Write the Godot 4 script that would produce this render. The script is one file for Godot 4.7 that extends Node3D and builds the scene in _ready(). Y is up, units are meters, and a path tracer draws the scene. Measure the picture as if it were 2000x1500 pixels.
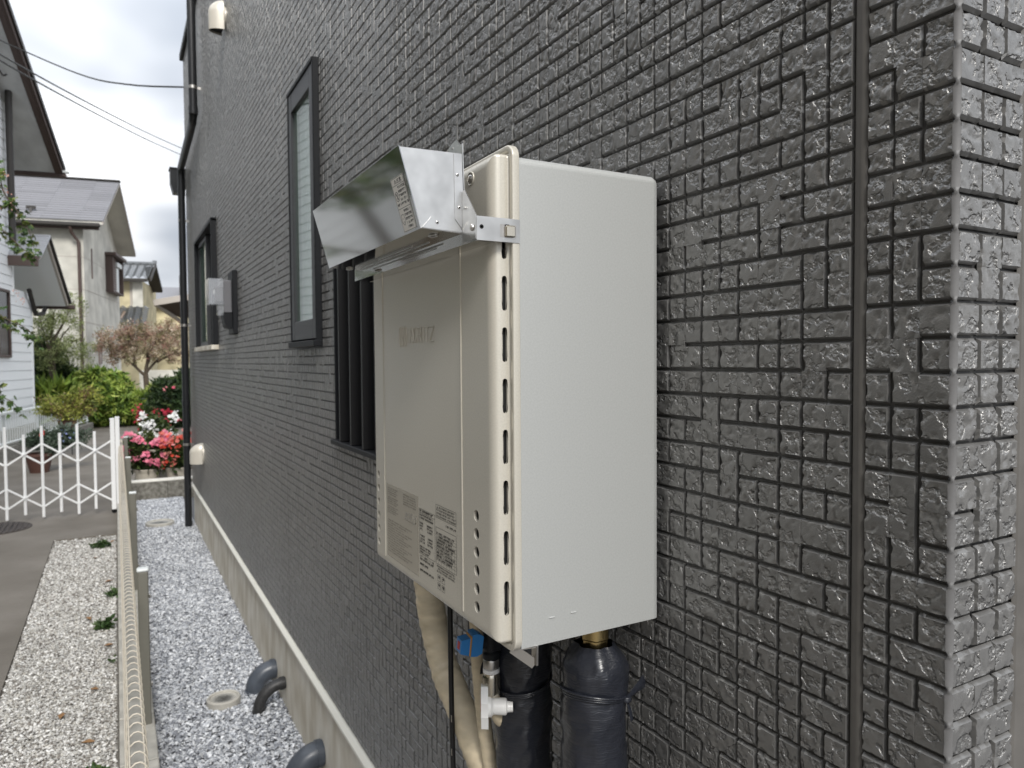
extends Node3D

# The wall of the dark house stands in the plane x = 0 and faces -x; it runs along z. The grey gravel lies at y = 0.
# The neighbours' plots are turned by ten degrees against it.

const CAM := Vector3(-0.645, 1.6, 0.0)
const ROW := 0.0317
const COL := 0.0303
const FLOOR_X := 0.0048          # bottom of the grooves; the faces of the bricks stand near x = 0

var rng := RandomNumberGenerator.new()
var M := {}
var names := {}
var chip := FastNoiseLite.new()


class MB:
	var v := PackedVector3Array()
	var n := PackedVector3Array()
	var u := PackedVector2Array()
	var c := PackedColorArray()
	var i := PackedInt32Array()
	var tint := Color(1, 1, 1)
	var colored := false

	func vert(p: Vector3, nn: Vector3, uv := Vector2.ZERO) -> int:
		v.append(p); n.append(nn); u.append(uv)
		if colored: c.append(tint)
		return v.size() - 1

	func tri(a: Vector3, b: Vector3, d: Vector3) -> void:     # counter-clockwise as seen from outside
		var nn := (b - a).cross(d - a).normalized()
		var k := v.size()
		vert(a, nn, Vector2(0, 1)); vert(b, nn, Vector2(1, 1)); vert(d, nn, Vector2(1, 0))
		i.append_array(PackedInt32Array([k, k + 2, k + 1]))

	func quad(a: Vector3, b: Vector3, d: Vector3, e: Vector3) -> void:
		var nn := (b - a).cross(d - a)
		if nn.length_squared() < 1e-20: nn = (d - a).cross(e - a)
		nn = nn.normalized()
		var k := v.size()
		vert(a, nn, Vector2(0, 1)); vert(b, nn, Vector2(1, 1)); vert(d, nn, Vector2(1, 0)); vert(e, nn, Vector2(0, 0))
		i.append_array(PackedInt32Array([k, k + 2, k + 1, k, k + 3, k + 2]))

	func box(at: Vector3, s: Vector3, b := Basis(), r := 0.0) -> void:      # r: chamfer
		var h := s / 2.0
		r = minf(r, minf(h.x, minf(h.y, h.z)) * 0.9)
		var p := func(x: float, y: float, z: float) -> Vector3: return at + b * Vector3(x, y, z)
		var g := h - Vector3.ONE * r
		for sg in [-1.0, 1.0]:
			_q(p.call(sg * h.x, -g.y, -g.z), p.call(sg * h.x, g.y, -g.z), p.call(sg * h.x, g.y, g.z), p.call(sg * h.x, -g.y, g.z), b * Vector3(sg, 0, 0))
			_q(p.call(-g.x, sg * h.y, -g.z), p.call(g.x, sg * h.y, -g.z), p.call(g.x, sg * h.y, g.z), p.call(-g.x, sg * h.y, g.z), b * Vector3(0, sg, 0))
			_q(p.call(-g.x, -g.y, sg * h.z), p.call(g.x, -g.y, sg * h.z), p.call(g.x, g.y, sg * h.z), p.call(-g.x, g.y, sg * h.z), b * Vector3(0, 0, sg))
		if r > 0.0:
			for s1 in [-1.0, 1.0]:
				for s2 in [-1.0, 1.0]:
					_q(p.call(s1 * h.x, s2 * g.y, -g.z), p.call(s1 * g.x, s2 * h.y, -g.z), p.call(s1 * g.x, s2 * h.y, g.z), p.call(s1 * h.x, s2 * g.y, g.z), b * Vector3(s1, s2, 0))
					_q(p.call(s1 * h.x, -g.y, s2 * g.z), p.call(s1 * g.x, -g.y, s2 * h.z), p.call(s1 * g.x, g.y, s2 * h.z), p.call(s1 * h.x, g.y, s2 * g.z), b * Vector3(s1, 0, s2))
					_q(p.call(-g.x, s1 * h.y, s2 * g.z), p.call(-g.x, s1 * g.y, s2 * h.z), p.call(g.x, s1 * g.y, s2 * h.z), p.call(g.x, s1 * h.y, s2 * g.z), b * Vector3(0, s1, s2))
					for s3 in [-1.0, 1.0]:
						var a: Vector3 = p.call(s1 * h.x, s2 * g.y, s3 * g.z)
						var d: Vector3 = p.call(s1 * g.x, s2 * h.y, s3 * g.z)
						var e: Vector3 = p.call(s1 * g.x, s2 * g.y, s3 * h.z)
						if (d - a).cross(e - a).dot(b * Vector3(s1, s2, s3)) > 0.0: tri(a, d, e)
						else: tri(a, e, d)

	func _q(a: Vector3, b: Vector3, d: Vector3, e: Vector3, outward: Vector3) -> void:
		if (b - a).cross(d - a).dot(outward) >= 0.0: quad(a, b, d, e)
		else: quad(a, e, d, b)

	func bx(lo: Vector3, hi: Vector3, r := 0.0) -> void:
		box((lo + hi) / 2.0, (hi - lo).abs(), Basis(), r)

	func bar(a: Vector3, b: Vector3, w: float, h: float, r := 0.0) -> void:   # a square bar from a to b
		var d := (b - a).normalized()
		var up := Vector3.UP if absf(d.y) < 0.95 else Vector3(0, 0, 1)
		var x := up.cross(d).normalized()
		box((a + b) / 2.0, Vector3(w, h, a.distance_to(b)), Basis(x, d.cross(x), d), r)

	func rows(g: Array, closed := false, uvs := false) -> void:        # a smooth sheet through rows of points
		var m: int = g[0].size()
		var k := v.size()
		for a in g.size():
			for b in m:
				var pa: Vector3 = g[mini(a + 1, g.size() - 1)][b] - g[maxi(a - 1, 0)][b]
				var b1 := (b + 1) % m if closed else mini(b + 1, m - 1)
				var b0 := (b + m - 1) % m if closed else maxi(b - 1, 0)
				var pb: Vector3 = g[a][b1] - g[a][b0]
				vert(g[a][b], pb.cross(pa).normalized(), Vector2(float(b) / maxi(m - 1, 1), float(a) / maxi(g.size() - 1, 1)) if uvs else Vector2.ZERO)
		for a in g.size() - 1:
			for b in (m if closed else m - 1):
				var b1 := (b + 1) % m
				var q := [k + a * m + b, k + a * m + b1, k + (a + 1) * m + b1, k + (a + 1) * m + b]
				i.append_array(PackedInt32Array([q[0], q[2], q[1], q[0], q[3], q[2]]))

	func tube(path: Array, radius, seg := 12, caps := true) -> void:     # radius: a number or one for each point
		var g := []
		var side := Vector3.ZERO
		for k in path.size():
			var d: Vector3 = (path[mini(k + 1, path.size() - 1)] - path[maxi(k - 1, 0)]).normalized()
			if side == Vector3.ZERO: side = (Vector3.UP if absf(d.y) < 0.9 else Vector3(1, 0, 0)).cross(d).normalized()
			side = (side - d * side.dot(d)).normalized()
			var up := d.cross(side)
			var r: float = radius[k] if radius is Array else radius
			var ring := []
			for s in seg:
				var t := TAU * s / seg
				ring.append(path[k] + (side * cos(t) + up * sin(t)) * r)
			g.append(ring)
		rows(g, true)
		if caps:
			for e in [0, path.size() - 1]:
				for s in seg:
					if e == 0: tri(path[e], g[e][(s + 1) % seg], g[e][s])
					else: tri(path[e], g[e][s], g[e][(s + 1) % seg])

	func lathe(prof: Array, xf := Transform3D(), seg := 20) -> void:      # prof: Vector2(radius, height), from the bottom up
		var g := []
		for q in prof:
			var ring := []
			for s in seg:
				var t := -TAU * s / seg
				ring.append(xf * Vector3(cos(t) * q.x, q.y, sin(t) * q.x))
			g.append(ring)
		# hard edges where the profile turns sharply
		var from := 0
		for k in range(1, prof.size()):
			var last := k == prof.size() - 1
			if last or absf((prof[k] - prof[k - 1]).angle_to(prof[k + 1] - prof[k])) > 0.6:
				rows(g.slice(from, k + 1), true)
				from = k

	func prism(poly: Array, xf: Transform3D, depth: float) -> void:       # poly: Vector2, counter-clockwise; from z = 0 to z = depth
		var pk := PackedVector2Array(poly)
		var idx := Geometry2D.triangulate_polygon(pk)
		for k in range(0, idx.size(), 3):
			var t := [pk[idx[k]], pk[idx[k + 1]], pk[idx[k + 2]]]
			if (t[1] - t[0]).cross(t[2] - t[0]) < 0.0: t = [t[0], t[2], t[1]]
			tri(xf * Vector3(t[0].x, t[0].y, depth), xf * Vector3(t[1].x, t[1].y, depth), xf * Vector3(t[2].x, t[2].y, depth))
			tri(xf * Vector3(t[0].x, t[0].y, 0), xf * Vector3(t[2].x, t[2].y, 0), xf * Vector3(t[1].x, t[1].y, 0))
		for k in pk.size():
			var a := pk[k]
			var b := pk[(k + 1) % pk.size()]
			quad(xf * Vector3(a.x, a.y, 0), xf * Vector3(b.x, b.y, 0), xf * Vector3(b.x, b.y, depth), xf * Vector3(a.x, a.y, depth))

	func mesh(mat: Material) -> ArrayMesh:
		var a := []
		a.resize(Mesh.ARRAY_MAX)
		a[Mesh.ARRAY_VERTEX] = v
		a[Mesh.ARRAY_NORMAL] = n
		a[Mesh.ARRAY_TEX_UV] = u
		if colored: a[Mesh.ARRAY_COLOR] = c
		a[Mesh.ARRAY_INDEX] = i
		var m := ArrayMesh.new()
		m.add_surface_from_arrays(Mesh.PRIMITIVE_TRIANGLES, a)
		m.surface_set_material(0, mat)
		return m


func numbered(called: String) -> String:
	var k: int = names.get(called, 0)
	names[called] = k + 1
	return called if k == 0 else "%s_%03d" % [called, k]


func tag(o: Node, label: String, category: String, group := "") -> Node:
	o.set_meta("label", label)
	if category: o.set_meta("category", category)
	if group: o.set_meta("group", group)
	return o


func thing(called: String, label: String, category: String, at := Vector3.ZERO, turn := 0.0, group := "") -> Node3D:
	var o := Node3D.new()
	o.name = numbered(called)
	add_child(o)
	o.position = at
	o.rotation_degrees.y = turn
	tag(o, label, category, group)
	return o


func part(called: String, mesh: Mesh, to: Node) -> MeshInstance3D:
	var o := MeshInstance3D.new()
	o.name = numbered(called) if to == self else called
	o.mesh = mesh
	to.add_child(o, true)
	return o


func struct(called: String, mesh: Mesh) -> MeshInstance3D:
	var o := part(called, mesh, self)
	o.set_meta("kind", "structure")
	return o


func many(called: String, mesh: Mesh, where: Array, tints: Array, to: Node) -> MultiMeshInstance3D:
	var mm := MultiMesh.new()
	mm.transform_format = MultiMesh.TRANSFORM_3D
	mm.use_colors = true
	mm.mesh = mesh
	mm.instance_count = where.size()
	for k in where.size():
		mm.set_instance_transform(k, where[k])
		mm.set_instance_color(k, tints[k])
	var o := MultiMeshInstance3D.new()
	o.name = numbered(called) if to == self else called
	o.multimesh = mm
	to.add_child(o, true)
	return o


# The same, joined into one mesh.
func joined(called: String, mesh: ArrayMesh, where: Array, tints: Array, to: Node) -> MeshInstance3D:
	var src := mesh.surface_get_arrays(0)
	var sv: PackedVector3Array = src[Mesh.ARRAY_VERTEX]
	var sn: PackedVector3Array = src[Mesh.ARRAY_NORMAL]
	var sc: PackedColorArray = src[Mesh.ARRAY_COLOR]
	var si: PackedInt32Array = src[Mesh.ARRAY_INDEX]
	var mb := MB.new()
	mb.colored = true
	var n := sv.size()
	for k in where.size():
		var t: Transform3D = where[k]
		mb.v.append_array(t * sv)
		mb.n.append_array(Transform3D(t.basis.orthonormalized(), Vector3.ZERO) * sn)
		var c: Color = tints[k]
		for q in n: mb.c.append(sc[q] * c)
		var k0 := k * n
		for q in si: mb.i.append(k0 + q)
	mb.u.resize(mb.v.size())
	return part(called, mb.mesh(mesh.surface_get_material(0)), to)


# ---------------------------------------------------------------- materials

func lin(r: float, g: float, b: float) -> Color:         # a real-world (linear) base colour
	return Color(r, g, b).linear_to_srgb()


func noise_image(seed_: int, freq: float, size: int, octaves := 4, kind := FastNoiseLite.TYPE_SIMPLEX_SMOOTH) -> Image:
	var f := FastNoiseLite.new()
	f.seed = seed_
	f.noise_type = kind
	f.frequency = freq
	f.fractal_octaves = octaves
	return f.get_seamless_image(size, size, false, false, 0.12)


func ramp_texture(img: Image, lo: Color, hi: Color, power := 1.0) -> ImageTexture:    # grey noise -> a ramp of two sRGB colours
	var d := img.get_data()
	var out := PackedByteArray()
	out.resize(d.size() * 3)
	for k in d.size():
		var t := pow(d[k] / 255.0, power)
		out[k * 3] = int(lerpf(lo.r, hi.r, t) * 255.0)
		out[k * 3 + 1] = int(lerpf(lo.g, hi.g, t) * 255.0)
		out[k * 3 + 2] = int(lerpf(lo.b, hi.b, t) * 255.0)
	return ImageTexture.create_from_image(Image.create_from_data(img.get_width(), img.get_height(), false, Image.FORMAT_RGB8, out))


func mat(called: String, color: Color, rough: float, metal := 0.0, spec := 0.5) -> StandardMaterial3D:
	var m := StandardMaterial3D.new()
	m.resource_name = called
	m.albedo_color = color
	m.roughness = rough
	m.metallic = metal
	m.metallic_specular = spec
	M[called] = m
	return m


func grain(m: StandardMaterial3D, tex: Texture2D, scale: float, bump: Texture2D = null, cm := 0.0) -> void:
	if tex: m.albedo_texture = tex
	m.uv1_triplanar = true
	m.uv1_scale = Vector3.ONE * scale
	if bump:
		m.heightmap_enabled = true
		m.heightmap_texture = bump
		m.heightmap_scale = cm


func materials() -> void:
	var soft := noise_image(3, 0.012, 256)
	var fine := noise_image(4, 0.09, 256)
	var grey_soft := ramp_texture(soft, Color(0.80, 0.80, 0.80), Color(1, 1, 1))
	var blotch := ramp_texture(noise_image(9, 0.02, 512, 6), Color(0.55, 0.54, 0.52), Color(1, 1, 1), 0.9)
	var speck := ramp_texture(fine, Color(0.94, 0.94, 0.94), Color(1, 1, 1))
	var speckled := ImageTexture.create_from_image(fine)

	# stone-faced siding: flat plateaus with chipped, rough hollows
	var n1 := noise_image(21, 0.0125, 1024, 5).get_data()
	var n2 := noise_image(22, 0.045, 1024, 4, FastNoiseLite.TYPE_SIMPLEX).get_data()
	var n3 := noise_image(23, 0.16, 1024, 2).get_data()
	var n4 := noise_image(25, 0.03, 1024, 3, FastNoiseLite.TYPE_CELLULAR).get_data()
	var hb := PackedByteArray()
	hb.resize(n1.size())
	for k in n1.size():
		var e := clampf((n1[k] / 255.0 - 0.515) * 9.0, 0.0, 1.0)             # 1 in the hollows
		var r := (n2[k] / 255.0) * 0.6 + (n4[k] / 255.0) * 0.4
		var h := 0.80 + (n3[k] / 255.0 - 0.5) * 0.035 + (n2[k] / 255.0 - 0.5) * 0.03
		h -= e * (0.08 + 0.62 * r)
		hb[k] = int(clampf(h, 0.0, 1.0) * 255.0)
	var relief := ImageTexture.create_from_image(Image.create_from_data(1024, 1024, false, Image.FORMAT_L8, hb))
	var m := mat("dark_siding", lin(0.215, 0.211, 0.205), 0.35, 0.45, 0.6)
	m.heightmap_enabled = true
	m.heightmap_texture = relief
	m.heightmap_scale = 0.50
	m.vertex_color_use_as_albedo = true
	m = mat("groove", lin(0.050, 0.049, 0.048), 0.42, 0.0, 0.5)
	m = mat("sealant", lin(0.14, 0.132, 0.122), 0.5, 0.0, 0.4)
	grain(m, grey_soft, 3.0)
	m = mat("corner_flat", lin(0.165, 0.163, 0.163), 0.5, 0.0, 0.4)
	grain(m, speck, 12.0)

	# the water heater
	m = mat("cover_paint", lin(0.645, 0.612, 0.535), 0.34, 0.30, 0.5)
	grain(m, speck, 14.0, speckled, 0.0016)
	m = mat("case_paint", lin(0.475, 0.485, 0.475), 0.46, 0.25, 0.5)
	grain(m, speck, 14.0, speckled, 0.0022)
	m = mat("steel", lin(0.66, 0.645, 0.61), 0.075, 1.0)
	m = mat("brushed_steel", lin(0.74, 0.735, 0.72), 0.30, 1.0)
	grain(m, ramp_texture(noise_image(31, 0.02, 256, 3), Color(0.86, 0.86, 0.86), Color(1, 1, 1)), 5.0)
	m = mat("zinc", lin(0.55, 0.53, 0.50), 0.33, 1.0)
	m = mat("copper_steel", lin(0.62, 0.47, 0.36), 0.35, 1.0)
	m = mat("brass", lin(0.60, 0.46, 0.22), 0.28, 1.0)
	m = mat("nickel", lin(0.60, 0.56, 0.48), 0.22, 1.0)
	m = mat("inside_black", lin(0.006, 0.006, 0.006), 0.7)
	m = mat("black_tape", lin(0.017, 0.019, 0.026), 0.30, 0.0, 0.55)
	var wr := noise_image(41, 0.02, 512, 4).get_data()
	var wv := PackedByteArray()
	wv.resize(wr.size())
	for k in wr.size():
		var y := k / 512
		wv[k] = int(clampf(wr[k] / 255.0 * 0.8 + 0.1 * sin(y * TAU / 16.0 + wr[k] * 0.05), 0.0, 1.0) * 255.0)
	var wrinkle := ImageTexture.create_from_image(Image.create_from_data(512, 512, false, Image.FORMAT_L8, wv))
	grain(m, null, 6.0, wrinkle, 0.10)
	m.uv1_scale = Vector3(3.0, 7.0, 3.0)
	m = mat("hose_wrap", lin(0.74, 0.63, 0.45), 0.55, 0.0, 0.4)
	grain(m, grey_soft, 6.0, wrinkle, 0.05)
	m.uv1_scale = Vector3(5.0, 12.0, 5.0)
	mat("cable", lin(0.01, 0.01, 0.011), 0.35)
	mat("blue_plastic", lin(0.02, 0.19, 0.50), 0.4)
	mat("orange_plastic", lin(0.50, 0.25, 0.06), 0.5)
	mat("red_plastic", lin(0.50, 0.05, 0.03), 0.5)
	mat("white_plastic", lin(0.88, 0.875, 0.86), 0.35)
	mat("clear_plastic", Color(0.95, 0.97, 1.0, 0.12), 0.08).transparency = BaseMaterial3D.TRANSPARENCY_ALPHA
	mat("ink", lin(0.03, 0.03, 0.03), 0.6)
	mat("pale_ink", lin(0.21, 0.20, 0.18), 0.5)
	mat("film", lin(0.50, 0.47, 0.40), 0.22, 0.4)
	mat("black_metal", lin(0.010, 0.011, 0.013), 0.5, 0.0, 0.35)
	mat("dark_frame", lin(0.045, 0.046, 0.05), 0.4, 0.3)
	mat("pvc_black", lin(0.014, 0.015, 0.017), 0.3)
	m = mat("pvc_grey", lin(0.085, 0.098, 0.12), 0.35)
	grain(m, grey_soft, 4.0)
	m = mat("pvc_dirty", lin(0.045, 0.045, 0.047), 0.5)
	grain(m, blotch, 5.0)
	mat("meter_grey", lin(0.14, 0.14, 0.15), 0.4)
	mat("hood_cream", lin(0.66, 0.62, 0.54), 0.35, 0.2)
	m = mat("drip_white", lin(0.78, 0.76, 0.69), 0.45)
	m = mat("foundation", lin(0.80, 0.775, 0.71), 0.85)
	grain(m, ramp_texture(noise_image(51, 0.01, 512, 6), Color(0.80, 0.77, 0.72), Color(1, 1, 1)), 1.0, ImageTexture.create_from_image(noise_image(52, 0.08, 256)), 0.05)
	m.uv1_scale = Vector3(1.2, 0.5, 1.2)
	var glass := mat("glass", Color(0.55, 0.72, 0.62, 0.16), 0.02, 0.0, 1.0)
	glass.transparency = BaseMaterial3D.TRANSPARENCY_ALPHA
	mat("room_dark", lin(0.02, 0.032, 0.025), 0.9)
	mat("green_blind", lin(0.09, 0.20, 0.12), 0.9)
	mat("curtain", lin(0.40, 0.44, 0.42), 0.9)

	# ground
	m = mat("drive", lin(0.19, 0.172, 0.15), 0.75)
	grain(m, ramp_texture(noise_image(91, 0.008, 512, 6), Color(0.80, 0.79, 0.77), Color(1, 1, 1)), 0.31, ImageTexture.create_from_image(noise_image(61, 0.12, 512, 4)), 0.25)
	m.uv1_world_triplanar = true
	m = mat("earth", lin(0.17, 0.15, 0.125), 0.95)
	grain(m, blotch, 1.2)
	m = mat("gravel_under_white", lin(0.34, 0.32, 0.29), 0.95)
	grain(m, blotch, 6.0)
	m = mat("gravel_under_grey", lin(0.20, 0.205, 0.22), 0.95)
	grain(m, blotch, 6.0)
	m = mat("stone", Color(1, 1, 1), 0.8)
	m.vertex_color_use_as_albedo = true
	m = mat("concrete", lin(0.52, 0.50, 0.45), 0.9)
	grain(m, grey_soft, 2.2, ImageTexture.create_from_image(noise_image(62, 0.15, 256, 3)), 0.08)
	m = mat("block", lin(0.30, 0.29, 0.26), 0.92)
	grain(m, blotch, 1.6, ImageTexture.create_from_image(noise_image(63, 0.2, 256, 3)), 0.12)
	m = mat("iron", lin(0.085, 0.07, 0.065), 0.7, 0.2)
	grain(m, blotch, 4.0)
	mat("fence_beige", lin(0.60, 0.55, 0.46), 0.4)
	mat("fence_post", lin(0.16, 0.155, 0.13), 0.45)
	mat("gate_white", lin(0.80, 0.81, 0.82), 0.35)
	mat("rail_white", lin(0.68, 0.71, 0.70), 0.4)
	m = mat("pot_brown", lin(0.085, 0.04, 0.03), 0.6)
	m = mat("pot_beige", lin(0.50, 0.46, 0.39), 0.6)

	# the neighbours
	m = mat("white_board", lin(0.78, 0.795, 0.80), 0.55)
	m = mat("soffit", lin(0.72, 0.735, 0.74), 0.8)
	grain(m, grey_soft, 0.5)
	mat("tan_board", lin(0.44, 0.37, 0.27), 0.7)
	mat("pale_soffit", lin(0.80, 0.82, 0.82), 0.8)
	mat("grille_black", lin(0.004, 0.004, 0.005), 0.45)
	mat("brown_trim", lin(0.075, 0.05, 0.043), 0.55)
	mat("dark_trim", lin(0.03, 0.026, 0.023), 0.55)
	mat("pale_trim", lin(0.42, 0.38, 0.34), 0.6)
	m = mat("metal_roof", lin(0.40, 0.41, 0.44), 0.35, 0.3)
	m = mat("slate", lin(0.20, 0.20, 0.215), 0.6)
	m.vertex_color_use_as_albedo = true
	m = mat("cream_wall", lin(0.70, 0.68, 0.61), 0.85)
	grain(m, grey_soft, 0.35)
	m = mat("yellow_wall", lin(0.66, 0.58, 0.37), 0.85)
	grain(m, grey_soft, 0.4)
	m = mat("kawara", lin(0.17, 0.18, 0.19), 0.32, 0.1)
	mat("window_dark", lin(0.03, 0.03, 0.03), 0.15)
	mat("shutter", lin(0.20, 0.155, 0.14), 0.5)
	m = mat("bark", lin(0.16, 0.125, 0.09), 0.9)
	grain(m, blotch, 5.0, ImageTexture.create_from_image(noise_image(71, 0.1, 256, 4)), 0.5)
	m = mat("leaf", Color(1, 1, 1), 0.5, 0.0, 0.4)
	m.vertex_color_use_as_albedo = true
	m.backlight_enabled = true
	m.backlight = Color(0.35, 0.4, 0.25)
	mat("dead_leaf", lin(0.22, 0.12, 0.05), 0.8)
	m = mat("petal", Color(1, 1, 1), 0.6, 0.0, 0.3)
	m.vertex_color_use_as_albedo = true
	m.backlight_enabled = true
	m.backlight = Color(0.3, 0.3, 0.3)
	mat("wire", lin(0.02, 0.02, 0.02), 0.6)


func sky_image() -> ImageTexture:
	var a := FastNoiseLite.new()
	a.seed = 12; a.frequency = 1.1; a.fractal_octaves = 5; a.fractal_gain = 0.5
	var b := FastNoiseLite.new()
	b.seed = 77; b.frequency = 2.6; b.fractal_octaves = 4
	var w := 1024
	var h := 512
	var img := Image.create(w, h, false, Image.FORMAT_RGBF)
	for y in h:
		var el := PI * (0.5 - (y + 0.5) / h)
		for x in w:
			var az := TAU * ((x + 0.5) / w - 0.5)
			var up := sin(el)
			var d := Vector3(sin(az) * cos(el), up, -cos(az) * cos(el))
			var q := Vector3(d.x, 0, d.z) / maxf(up + 0.28, 0.12) * 0.62       # a flat layer of cloud
			var t := a.get_noise_3d(q.x, q.z, 3.0) * 0.9 + b.get_noise_3d(q.x, q.z, 9.0) * 0.35
			t = clampf(0.35 + t * 1.5, 0.0, 1.0)
			t = t * t * (3.0 - 2.0 * t)
			var dark := Vector3(0.285, 0.312, 0.355)
			var bright := Vector3(0.72, 0.732, 0.75)
			var c := dark.lerp(bright, t) * (1.0 + 2.0 * maxf(up, 0.0)) / 1.45
			c = c.lerp(Vector3(0.56, 0.585, 0.61), clampf(1.0 - up * 7.0, 0.0, 1.0) * 0.7)
			img.set_pixel(x, y, Color(c.x, c.y, c.z))
	return ImageTexture.create_from_image(img)


func _ready() -> void:
	rng.seed = 5
	chip.seed = 8
	chip.frequency = 1.0
	chip.fractal_octaves = 3

	# ---- camera: a phone's wide lens held at eye height, a little tilted
	var cam := Camera3D.new()
	cam.name = "camera"
	add_child(cam)
	var lens := CameraAttributesPhysical.new()
	lens.frustum_focal_length = 22.447
	lens.frustum_focus_distance = 0.86
	lens.frustum_near = 0.02
	lens.frustum_far = 400.0
	lens.exposure_aperture = 10.0
	cam.attributes = lens
	cam.fov = 56.26
	cam.near = 0.02
	cam.far = 400.0
	var yaw := deg_to_rad(28.85)
	var pitch := deg_to_rad(1.959)
	var roll := deg_to_rad(-0.4056)
	var fwd := Vector3(sin(yaw) * cos(pitch), -sin(pitch), -cos(yaw) * cos(pitch))
	var right := Vector3(cos(yaw), 0, sin(yaw))
	var up := right.cross(fwd)
	cam.transform = Transform3D(Basis(right * cos(roll) + up * sin(roll), -right * sin(roll) + up * cos(roll), -fwd), CAM)
	cam.current = true

	# ---- an overcast sky and a weak, very soft sun
	var env := Environment.new()
	env.background_mode = Environment.BG_SKY
	env.tonemap_mode = Environment.TONE_MAPPER_LINEAR
	env.tonemap_exposure = 1.95
	env.sdfgi_enabled = true
	env.ssao_enabled = true
	env.ssil_enabled = true
	var sky := Sky.new()
	var pano := PanoramaSkyMaterial.new()
	pano.panorama = sky_image()
	pano.energy_multiplier = 1.0
	sky.sky_material = pano
	env.sky = sky
	var we := WorldEnvironment.new()
	we.name = "sky_and_air"
	we.environment = env
	add_child(we)
	var sun := DirectionalLight3D.new()
	sun.name = "sun"
	sun.light_energy = 0.5
	sun.light_angular_distance = 18.0
	sun.light_color = Color(1.0, 0.985, 0.96)
	sun.shadow_enabled = true
	add_child(sun)
	sun.look_at_from_position(Vector3(-0.18, 1.15, 1.3), Vector3.ZERO)

	materials()
	ground()
	dark_house()
	neighbours()
	heater()
	deflector()
	pipes_under_heater()
	wall_fittings()
	yard()
	garden()
	wires()


# ---------------------------------------------------------------- the dark house

func erosion(q: Vector2) -> float:
	return clampf(chip.get_noise_2d(q.x, q.y) * 3.4 - 0.45, 0.0, 1.0)


# One cell of the moulded siding on the plane o + s*S + t*T with outward normal S x T. g: grooved sides (left, right, bottom, top).
func cell(mb: MB, o: Vector3, S: Vector3, T: Vector3, w: float, h: float, g: Array, proud: float, k: int, r: RandomNumberGenerator) -> void:
	var N := S.cross(T)
	var half := 0.0012                                       # level joints: chamfered; upright joints: wide with steep sides
	var bev := 0.0021
	var uph := 0.0018
	var upb := 0.0010
	var lo := [uph if g[0] else 0.0001, half if g[2] else 0.0001]       # foot of the side faces
	var hi := [w - (uph if g[1] else 0.0001), h - (half if g[3] else 0.0001)]
	var l := [upb if g[0] else 0.0, upb if g[1] else 0.0, bev if g[2] else 0.0, bev if g[3] else 0.0]
	var uv0 := Vector2(r.randf(), r.randf()) * 7.0
	var us := 2.9
	mb.tint = Color.WHITE * (r.randf_range(0.88, 1.06) + 0.10 * chip.get_noise_2d((o.x + o.z) * 1.3, o.y * 0.5 + 30.0))
	var base := FLOOR_X - 0.0003
	var P := func(a: float, b: float, d: float) -> Vector3: return o + S * a + T * b + N * d
	if k <= 1:
		var a0: float = lo[0] + l[0]
		var a1: float = hi[0] - l[1]
		var b0: float = lo[1] + l[2]
		var b1: float = hi[1] - l[3]
		var top := [P.call(a0, b0, proud), P.call(a1, b0, proud), P.call(a1, b1, proud), P.call(a0, b1, proud)]
		var foot := [P.call(lo[0], lo[1], -base), P.call(hi[0], lo[1], -base), P.call(hi[0], hi[1], -base), P.call(lo[0], hi[1], -base)]
		var st := mb.v.size()
		var uvs := [Vector2(a0, b0), Vector2(a1, b0), Vector2(a1, b1), Vector2(a0, b1)]
		for q in 4: mb.vert(top[q], N, uv0 + uvs[q] * us)
		mb.i.append_array(PackedInt32Array([st, st + 2, st + 1, st, st + 3, st + 2]))
		for q in 4:
			var q1 := (q + 1) % 4
			mb.quad(foot[q], foot[q1], top[q1], top[q])
		for q in range(st + 4, mb.u.size()): mb.u[q] = uv0
		return
	var seed2 := Vector2(r.randf(), r.randf()) * 400.0
	var rough := r.randf_range(0.55, 1.25)
	var pts := []
	for b in k + 1:
		var line := []
		for a in k + 1:
			var fa := float(a) / k
			var fb := float(b) / k
			var e := erosion(seed2 + Vector2(fa * w, fb * h) * 62.0) * rough
			var fine := chip.get_noise_2d(seed2.x + fa * 9.0, seed2.y + 50.0 + fb * 9.0)
			var ia: float = e * 0.0011 + absf(fine) * 0.0005
			var xa: float = lerpf(lo[0] + l[0] + (ia if g[0] else 0.0), hi[0] - l[1] - (ia if g[1] else 0.0), fa)
			var xb: float = lerpf(lo[1] + l[2] + (ia if g[2] else 0.0), hi[1] - l[3] - (ia if g[3] else 0.0), fb)
			var d := proud - e * 0.0017 + fine * 0.00015
			line.append(P.call(xa, xb, d))
		pts.append(line)
	var k0 := mb.v.size()
	mb.rows(pts)
	for q in range(k0, mb.v.size()):
		mb.u[q] = uv0 + Vector2((mb.v[q] - o).dot(S), (mb.v[q] - o).dot(T)) * us
	var k1 := mb.v.size()
	for a in k:
		var f0 := lerpf(lo[0], hi[0], float(a) / k)
		var f1 := lerpf(lo[0], hi[0], float(a + 1) / k)
		mb.quad(P.call(f0, lo[1], -base), P.call(f1, lo[1], -base), pts[0][a + 1], pts[0][a])
		mb.quad(P.call(f1, hi[1], -base), P.call(f0, hi[1], -base), pts[k][a], pts[k][a + 1])
		f0 = lerpf(lo[1], hi[1], float(a) / k)
		f1 = lerpf(lo[1], hi[1], float(a + 1) / k)
		mb.quad(P.call(lo[0], f1, -base), P.call(lo[0], f0, -base), pts[a][0], pts[a + 1][0])
		mb.quad(P.call(hi[0], f0, -base), P.call(hi[0], f1, -base), pts[a + 1][k], pts[a][k])
	for q in range(k1, mb.u.size()): mb.u[q] = uv0


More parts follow.
